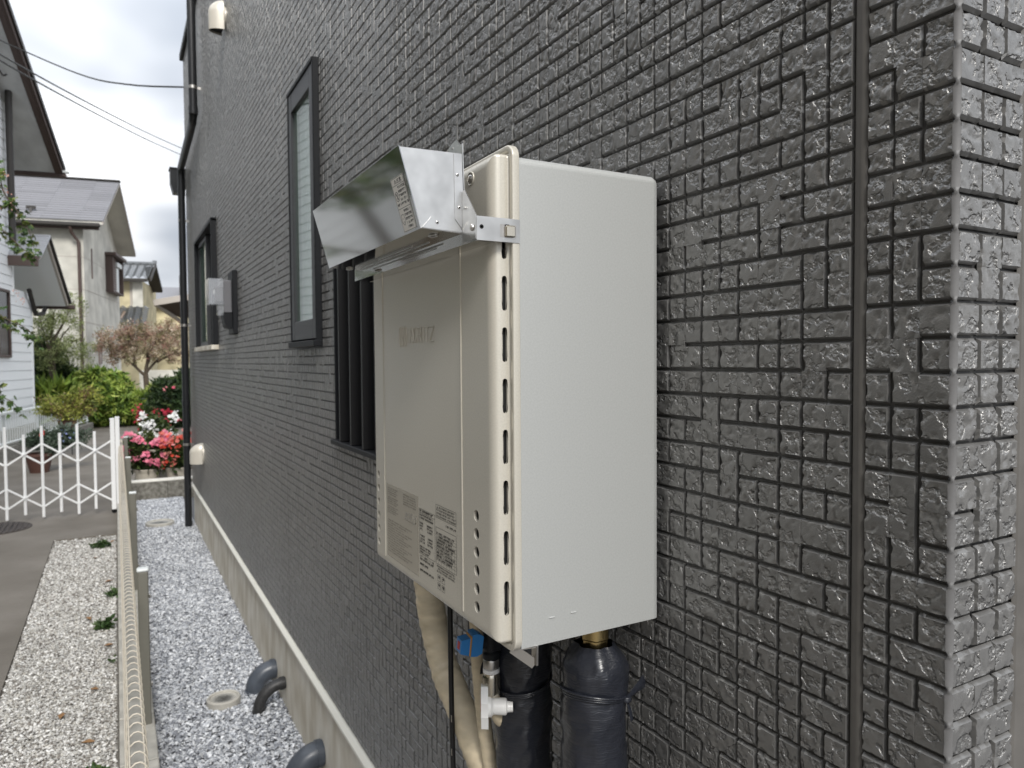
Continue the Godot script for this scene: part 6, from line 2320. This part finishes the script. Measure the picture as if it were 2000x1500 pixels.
	tub(Vector3(0.02, 0, -9.95), 0.155, "right pale tub of orange red flowers beside the downpipe", [Color(0.66, 0.08, 0.05), Color(0.72, 0.20, 0.16), Color(0.70, 0.27, 0.25)], 130, 22)
	tub(Vector3(-0.17, 0.16, -10.70), 0.15, "tub of white flowers standing behind the pink ones", [Color(0.85, 0.85, 0.84), Color(0.80, 0.80, 0.78)], 300, 23)
	tub(Vector3(-0.20, 0.22, -11.5), 0.14, "tub of dark red flowers farthest back among the tubs", [Color(0.35, 0.02, 0.04), Color(0.42, 0.03, 0.06)], 130, 24)

	# pots on the left of the driveway
	var p := thing("potted_plant", "large square brown pot with a red bloom and bluish leaves behind the gate", "potted plant", Vector3(-1.66, 0, -12.5), 0.0, "pots on the driveway")
	mb = MB.new()
	mb.lathe([Vector2(0.12, 0.0), Vector2(0.17, 0.23), Vector2(0.19, 0.24), Vector2(0.19, 0.28), Vector2(0.16, 0.28), Vector2(0.15, 0.25), Vector2(0.0, 0.25)], Transform3D(), 20)
	part("pot", mb.mesh(M.pot_brown), p)
	foliage("leaves", p, [[Vector3(0.05, 0.42, 0), Vector3(0.22, 0.18, 0.2)], [Vector3(0.38, 0.50, -0.1), Vector3(0.26, 0.14, 0.2)]], 520, small, [Color(0.05, 0.075, 0.05), Color(0.08, 0.11, 0.08), Color(0.12, 0.15, 0.12)], 31)
	flowers(p, [[Vector3(0.05, 0.58, 0.1), 0.035]], 14, [Color(0.65, 0.03, 0.02)], 32, 0.04)
	flowers(p, [[Vector3(0.35, 0.55, 0.1), 0.16]], 12, [Color(0.28, 0.33, 0.60)], 33, 0.03)
	p = thing("plant_on_stand", "yellow green bushy plant in a brown pot on a thin black stand behind the gate", "potted plant", Vector3(-1.40, 0, -14.4), 0.0, "pots on the driveway")
	mb = MB.new()
	for q in 4:
		var w := TAU * q / 4.0 + 0.4
		mb.tube([Vector3(cos(w) * 0.15, 0, sin(w) * 0.15), Vector3(cos(w) * 0.13, 0.42, sin(w) * 0.13)], 0.008, 6)
	var ring := []
	for s in 25: ring.append(Vector3(0.13 * cos(TAU * s / 24.0), 0.42, 0.13 * sin(TAU * s / 24.0)))
	mb.tube(ring, 0.008, 6, false)
	part("stand", mb.mesh(M.black_metal), p)
	mb = MB.new()
	mb.lathe([Vector2(0.09, 0.42), Vector2(0.14, 0.60), Vector2(0.15, 0.62), Vector2(0.0, 0.61)], Transform3D(), 18)
	part("pot", mb.mesh(M.pot_brown), p)
	foliage("leaves", p, [[Vector3(0.05, 0.82, 0), Vector3(0.34, 0.26, 0.3)], [Vector3(0.30, 0.95, 0), Vector3(0.2, 0.22, 0.2)], [Vector3(-0.3, 0.86, 0), Vector3(0.22, 0.16, 0.2)]], 900, small, [Color(0.12, 0.14, 0.03), Color(0.22, 0.26, 0.05), Color(0.34, 0.35, 0.08), Color(0.20, 0.14, 0.07)], 34)

	# weeds along the kerb in the white gravel
	var r := RandomNumberGenerator.new()
	r.seed = 51
	for q in [[-0.72, -2.95, 0.05, "small green weed at the kerb in the white gravel, nearest the camera"], [-0.735, -3.12, 0.055, "small green weed second nearest along the kerb in the white gravel"], [-0.70, -4.35, 0.04, "tiny green weed at the kerb halfway along the white gravel"], [-0.725, -4.95, 0.055, "green weed with a dead leaf beside the kerb, third from the far end"], [-0.70, -5.6, 0.045, "small green weed at the kerb, second from the far end"], [-0.80, -7.1, 0.10, "large tuft of weeds at the far end of the white gravel"]]:
		var w := thing("weed", q[3], "weed", Vector3(q[0], 0, q[1]), 0.0, "weeds in the white gravel")
		foliage("leaves", w, [[Vector3(0, 0.02, 0), Vector3(q[2] * 0.9, q[2] * 0.55, q[2] * 0.9)]], maxi(14, int(26 * q[2] / 0.05)), sprig_mesh(4, 0.035, 0.02, 0.012, 40 + int(q[1] * -10), M.leaf), [Color(0.03, 0.06, 0.02), Color(0.05, 0.09, 0.03), Color(0.08, 0.12, 0.04)], 60 + int(q[1] * -10))

	for q in [[-0.76, -3.45], [-0.79, -4.02], [-0.74, -4.60], [-0.82, -5.12], [-0.75, -5.95], [-0.83, -6.75], [-0.72, -7.25], [-0.90, -3.75]]:
		mb = MB.new()
		var w := r.randf() * TAU
		var c := Basis(Vector3.UP, w)
		mb.rows([[Vector3(-0.004, 0.010, 0), Vector3(0, 0.006, 0), Vector3(0.004, 0.010, 0)].map(func(v): return c * v), [Vector3(-0.016, 0.016, 0.022), Vector3(0, 0.006, 0.022), Vector3(0.015, 0.015, 0.022)].map(func(v): return c * v), [Vector3(-0.001, 0.014, 0.048), Vector3(0, 0.011, 0.048), Vector3(0.001, 0.014, 0.048)].map(func(v): return c * v)])
		var dl := part("dead_leaf", mb.mesh(M.dead_leaf), self)
		dl.position = Vector3(q[0], 0.0, q[1])
		tag(dl, "small curled brown dead leaf lying on the white gravel near the kerb", "leaf", "dead leaves on the white gravel")

	# the maple whose branches hang in from the left
	t = thing("maple_tree", "maple whose leafy branches hang into the picture at the left edge", "tree", Vector3(-3.1, 0, -8.0))
	var o := -t.position
	mb = MB.new()
	limb(mb, Vector3(0, 0, 0), Vector3(0.1, 2.2, 0.05), 0.10, 0.07)
	var tips := [
		[Vector3(0.1, 2.1, 0.05), Vector3(-1.678, 3.35, -7.492) + o, Vector3(-1.424, 3.006, -7.338) + o, Vector3(-1.262, 2.727, -7.238) + o, Vector3(-1.225, 2.56, -7.21) + o],
		[Vector3(0.1, 2.0, 0.05), Vector3(-1.688, 2.95, -7.481) + o, Vector3(-1.505, 2.78, -7.373) + o, Vector3(-1.304, 2.55, -7.253) + o, Vector3(-1.241, 2.51, -7.217) + o],
		[Vector3(0.05, 1.3, 0.05), Vector3(-1.707, 2.13, -7.459) + o, Vector3(-1.485, 2.00, -7.332) + o, Vector3(-1.30, 1.89, -7.226) + o, Vector3(-1.208, 1.80, -7.171) + o],
		[Vector3(0.05, 0.9, 0.05), Vector3(-1.685, 1.43, -7.42) + o, Vector3(-1.50, 1.33, -7.314) + o, Vector3(-1.426, 1.285, -7.272) + o, Vector3(-1.382, 1.24, -7.246) + o],
		[Vector3(0.1, 2.2, 0.05), Vector3(0.0, 2.9, 0.6), Vector3(-0.1, 3.3, 0.9), Vector3(-0.3, 3.6, 1.0)],
		[Vector3(0.1, 2.2, 0.05), Vector3(0.3, 3.2, -0.3), Vector3(0.6, 3.7, -0.5), Vector3(0.7, 3.9, -0.4)]]
	var where := []
	var tints := []
	var cols := [Color(0.035, 0.075, 0.018), Color(0.06, 0.11, 0.025), Color(0.10, 0.16, 0.035), Color(0.17, 0.20, 0.05)]
	for k in tips.size():
		var path := smooth_path(tips[k], 0.03)
		var rad := []
		for q in path.size(): rad.append(lerpf(0.020, 0.0025, float(q) / path.size()))
		mb.tube(path, rad, 6)
		for q in range(path.size() / 3, path.size()):
			for e in 3 if k != 4 else 5:
				var p0: Vector3 = path[q] + Vector3(r.randf_range(-0.05, 0.05), r.randf_range(-0.09, 0.03), r.randf_range(-0.05, 0.05))
				var bs := Basis.from_euler(Vector3(r.randf_range(0.5, 1.3), r.randf() * TAU, r.randf_range(-0.5, 0.5))).scaled_local(Vector3.ONE * r.randf_range(0.7, 1.25))
				where.append(Transform3D(bs, p0))
				tints.append(cols[r.randi_range(0, 3)] * r.randf_range(0.8, 1.2))
	part("trunk", mb.mesh(M.bark), t)
	var ml := MB.new()                                       # a five-lobed leaf
	ml.colored = true
	for q in 5:
		var w := (q - 2) * 0.62
		var len_: float = [0.030, 0.042, 0.052, 0.042, 0.030][q]
		var d := Vector3(sin(w), 0, cos(w))
		var e := Vector3(cos(w), 0, -sin(w))
		ml.tri(Vector3.ZERO, d * len_ * 0.55 + e * 0.008 + Vector3(0, 0.004, 0), d * len_)
		ml.tri(Vector3.ZERO, d * len_, d * len_ * 0.55 - e * 0.008 + Vector3(0, 0.004, 0))
	var shown := 0
	var back := [[], []]
	var leaves := []
	for c: Color in cols:
		var lm: StandardMaterial3D = M.leaf.duplicate()
		lm.albedo_color = c.linear_to_srgb()
		leaves.append(ml.mesh(lm))
	for k in where.size():
		var p0: Vector3 = where[k].origin - o
		if p0.x > -1.62 and p0.z > -7.6 and p0.z < -6.9 and p0.y > 1.1 and shown < 280:
			part("leaf", leaves[k % 4], t).transform = where[k]
			shown += 1
		else:
			back[0].append(where[k])
			back[1].append(tints[k])
	for k in 2600:                                           # the crown itself, outside the picture
		var d := Vector3(r.randfn(), r.randfn(), r.randfn()).normalized() * pow(r.randf(), 0.4)
		back[0].append(Transform3D(Basis.from_euler(Vector3(r.randf_range(0.3, 1.3), r.randf() * TAU, 0.0)).scaled_local(Vector3.ONE * r.randf_range(1.2, 2.2)), Vector3(-0.25, 2.9, 0.5) + d * Vector3(1.25, 1.05, 1.25)))
		back[1].append(cols[r.randi_range(0, 3)] * r.randf_range(0.8, 1.2))
	joined("crown", ml.mesh(M.leaf), back[0], back[1], t)
	var spots := []
	for q in [[-1.421, 3.156, -7.342], [-1.405, 3.028, -7.329], [-1.388, 2.921, -7.315], [-1.334, 2.835, -7.282], [-1.446, 2.878, -7.345], [-1.36, 2.20, -7.28], [-1.33, 2.12, -7.26]]: spots.append([Vector3(q[0], q[1], q[2]) + o, 0.045])
	flowers(t, spots, 60, [Color(0.50, 0.27, 0.22), Color(0.58, 0.36, 0.30), Color(0.42, 0.20, 0.16)], 71, 0.014)


func flowers(to: Node, spots: Array, count: int, colors: Array, seed_: int, size: float) -> void:
	var mb := MB.new()
	mb.colored = true
	for q in 5:
		var w := TAU * q / 5.0
		var d := Vector3(cos(w), 0, sin(w))
		var e := Vector3(-sin(w), 0, cos(w))
		mb.tri(Vector3.ZERO, d * 0.35 - e * 0.20 + Vector3(0, 0.08, 0), d * 0.35 + e * 0.20 + Vector3(0, 0.08, 0))
		mb.tri(d * 0.35 - e * 0.20 + Vector3(0, 0.08, 0), d * 0.52 + Vector3(0, 0.05, 0), d * 0.35 + e * 0.20 + Vector3(0, 0.08, 0))
	var m := mb.mesh(M.petal)
	var r := RandomNumberGenerator.new()
	r.seed = seed_
	var where := []
	var tints := []
	for k in count:
		var s: Array = spots[k % spots.size()]
		var d: Vector3 = Vector3(r.randfn(), r.randfn(), r.randfn()).normalized() * s[1] * sqrt(r.randf())
		where.append(Transform3D(Basis.from_euler(Vector3(r.randf_range(0.2, 1.5), r.randf_range(-1.2, 1.2), r.randf_range(-0.5, 0.5))).scaled_local(Vector3.ONE * size * r.randf_range(0.8, 1.25)), s[0] + d))
		tints.append(colors[r.randi_range(0, colors.size() - 1)] * r.randf_range(0.85, 1.12))
	joined("blossoms", m, where, tints, to)


func tub(at: Vector3, rad: float, label: String, colors: Array, count: int, seed_: int) -> void:
	var p := thing("flower_tub", label, "flower pot", at, 0.0, "flower tubs behind the block wall")
	var mb := MB.new()
	mb.lathe([Vector2(rad * 0.78, 0.0), Vector2(rad * 0.88, 0.22), Vector2(rad, 0.245), Vector2(rad * 1.04, 0.275), Vector2(rad * 0.94, 0.28), Vector2(rad * 0.88, 0.25), Vector2(0.0, 0.245)], Transform3D(), 24)
	part("pot", mb.mesh(M.pot_beige), p)
	if at.y > 0.0:
		mb = MB.new()
		mb.bx(Vector3(-0.15, -at.y, -0.12), Vector3(0.15, -0.002, 0.12), 0.006)
		part("stand_block", mb.mesh(M.block), p)
	foliage("leaves", p, [[Vector3(0, 0.42, 0), Vector3(rad * 1.35, 0.20, rad * 1.2)], [Vector3(-0.05, 0.55, 0), Vector3(rad * 0.9, 0.17, rad)]], 620, sprig_mesh(6, 0.06, 0.03, 0.04, seed_, M.leaf), [Color(0.03, 0.055, 0.015), Color(0.06, 0.09, 0.025), Color(0.10, 0.13, 0.04)], seed_)
	var spots := []
	var r := RandomNumberGenerator.new()
	r.seed = seed_ + 100
	for k in 26:
		var w := r.randf() * TAU
		spots.append([Vector3(cos(w) * rad * 1.45, r.randf_range(0.34, 0.74), absf(sin(w)) * rad * 1.25), 0.06])
	flowers(p, spots, count, colors, seed_ + 7, 0.047)
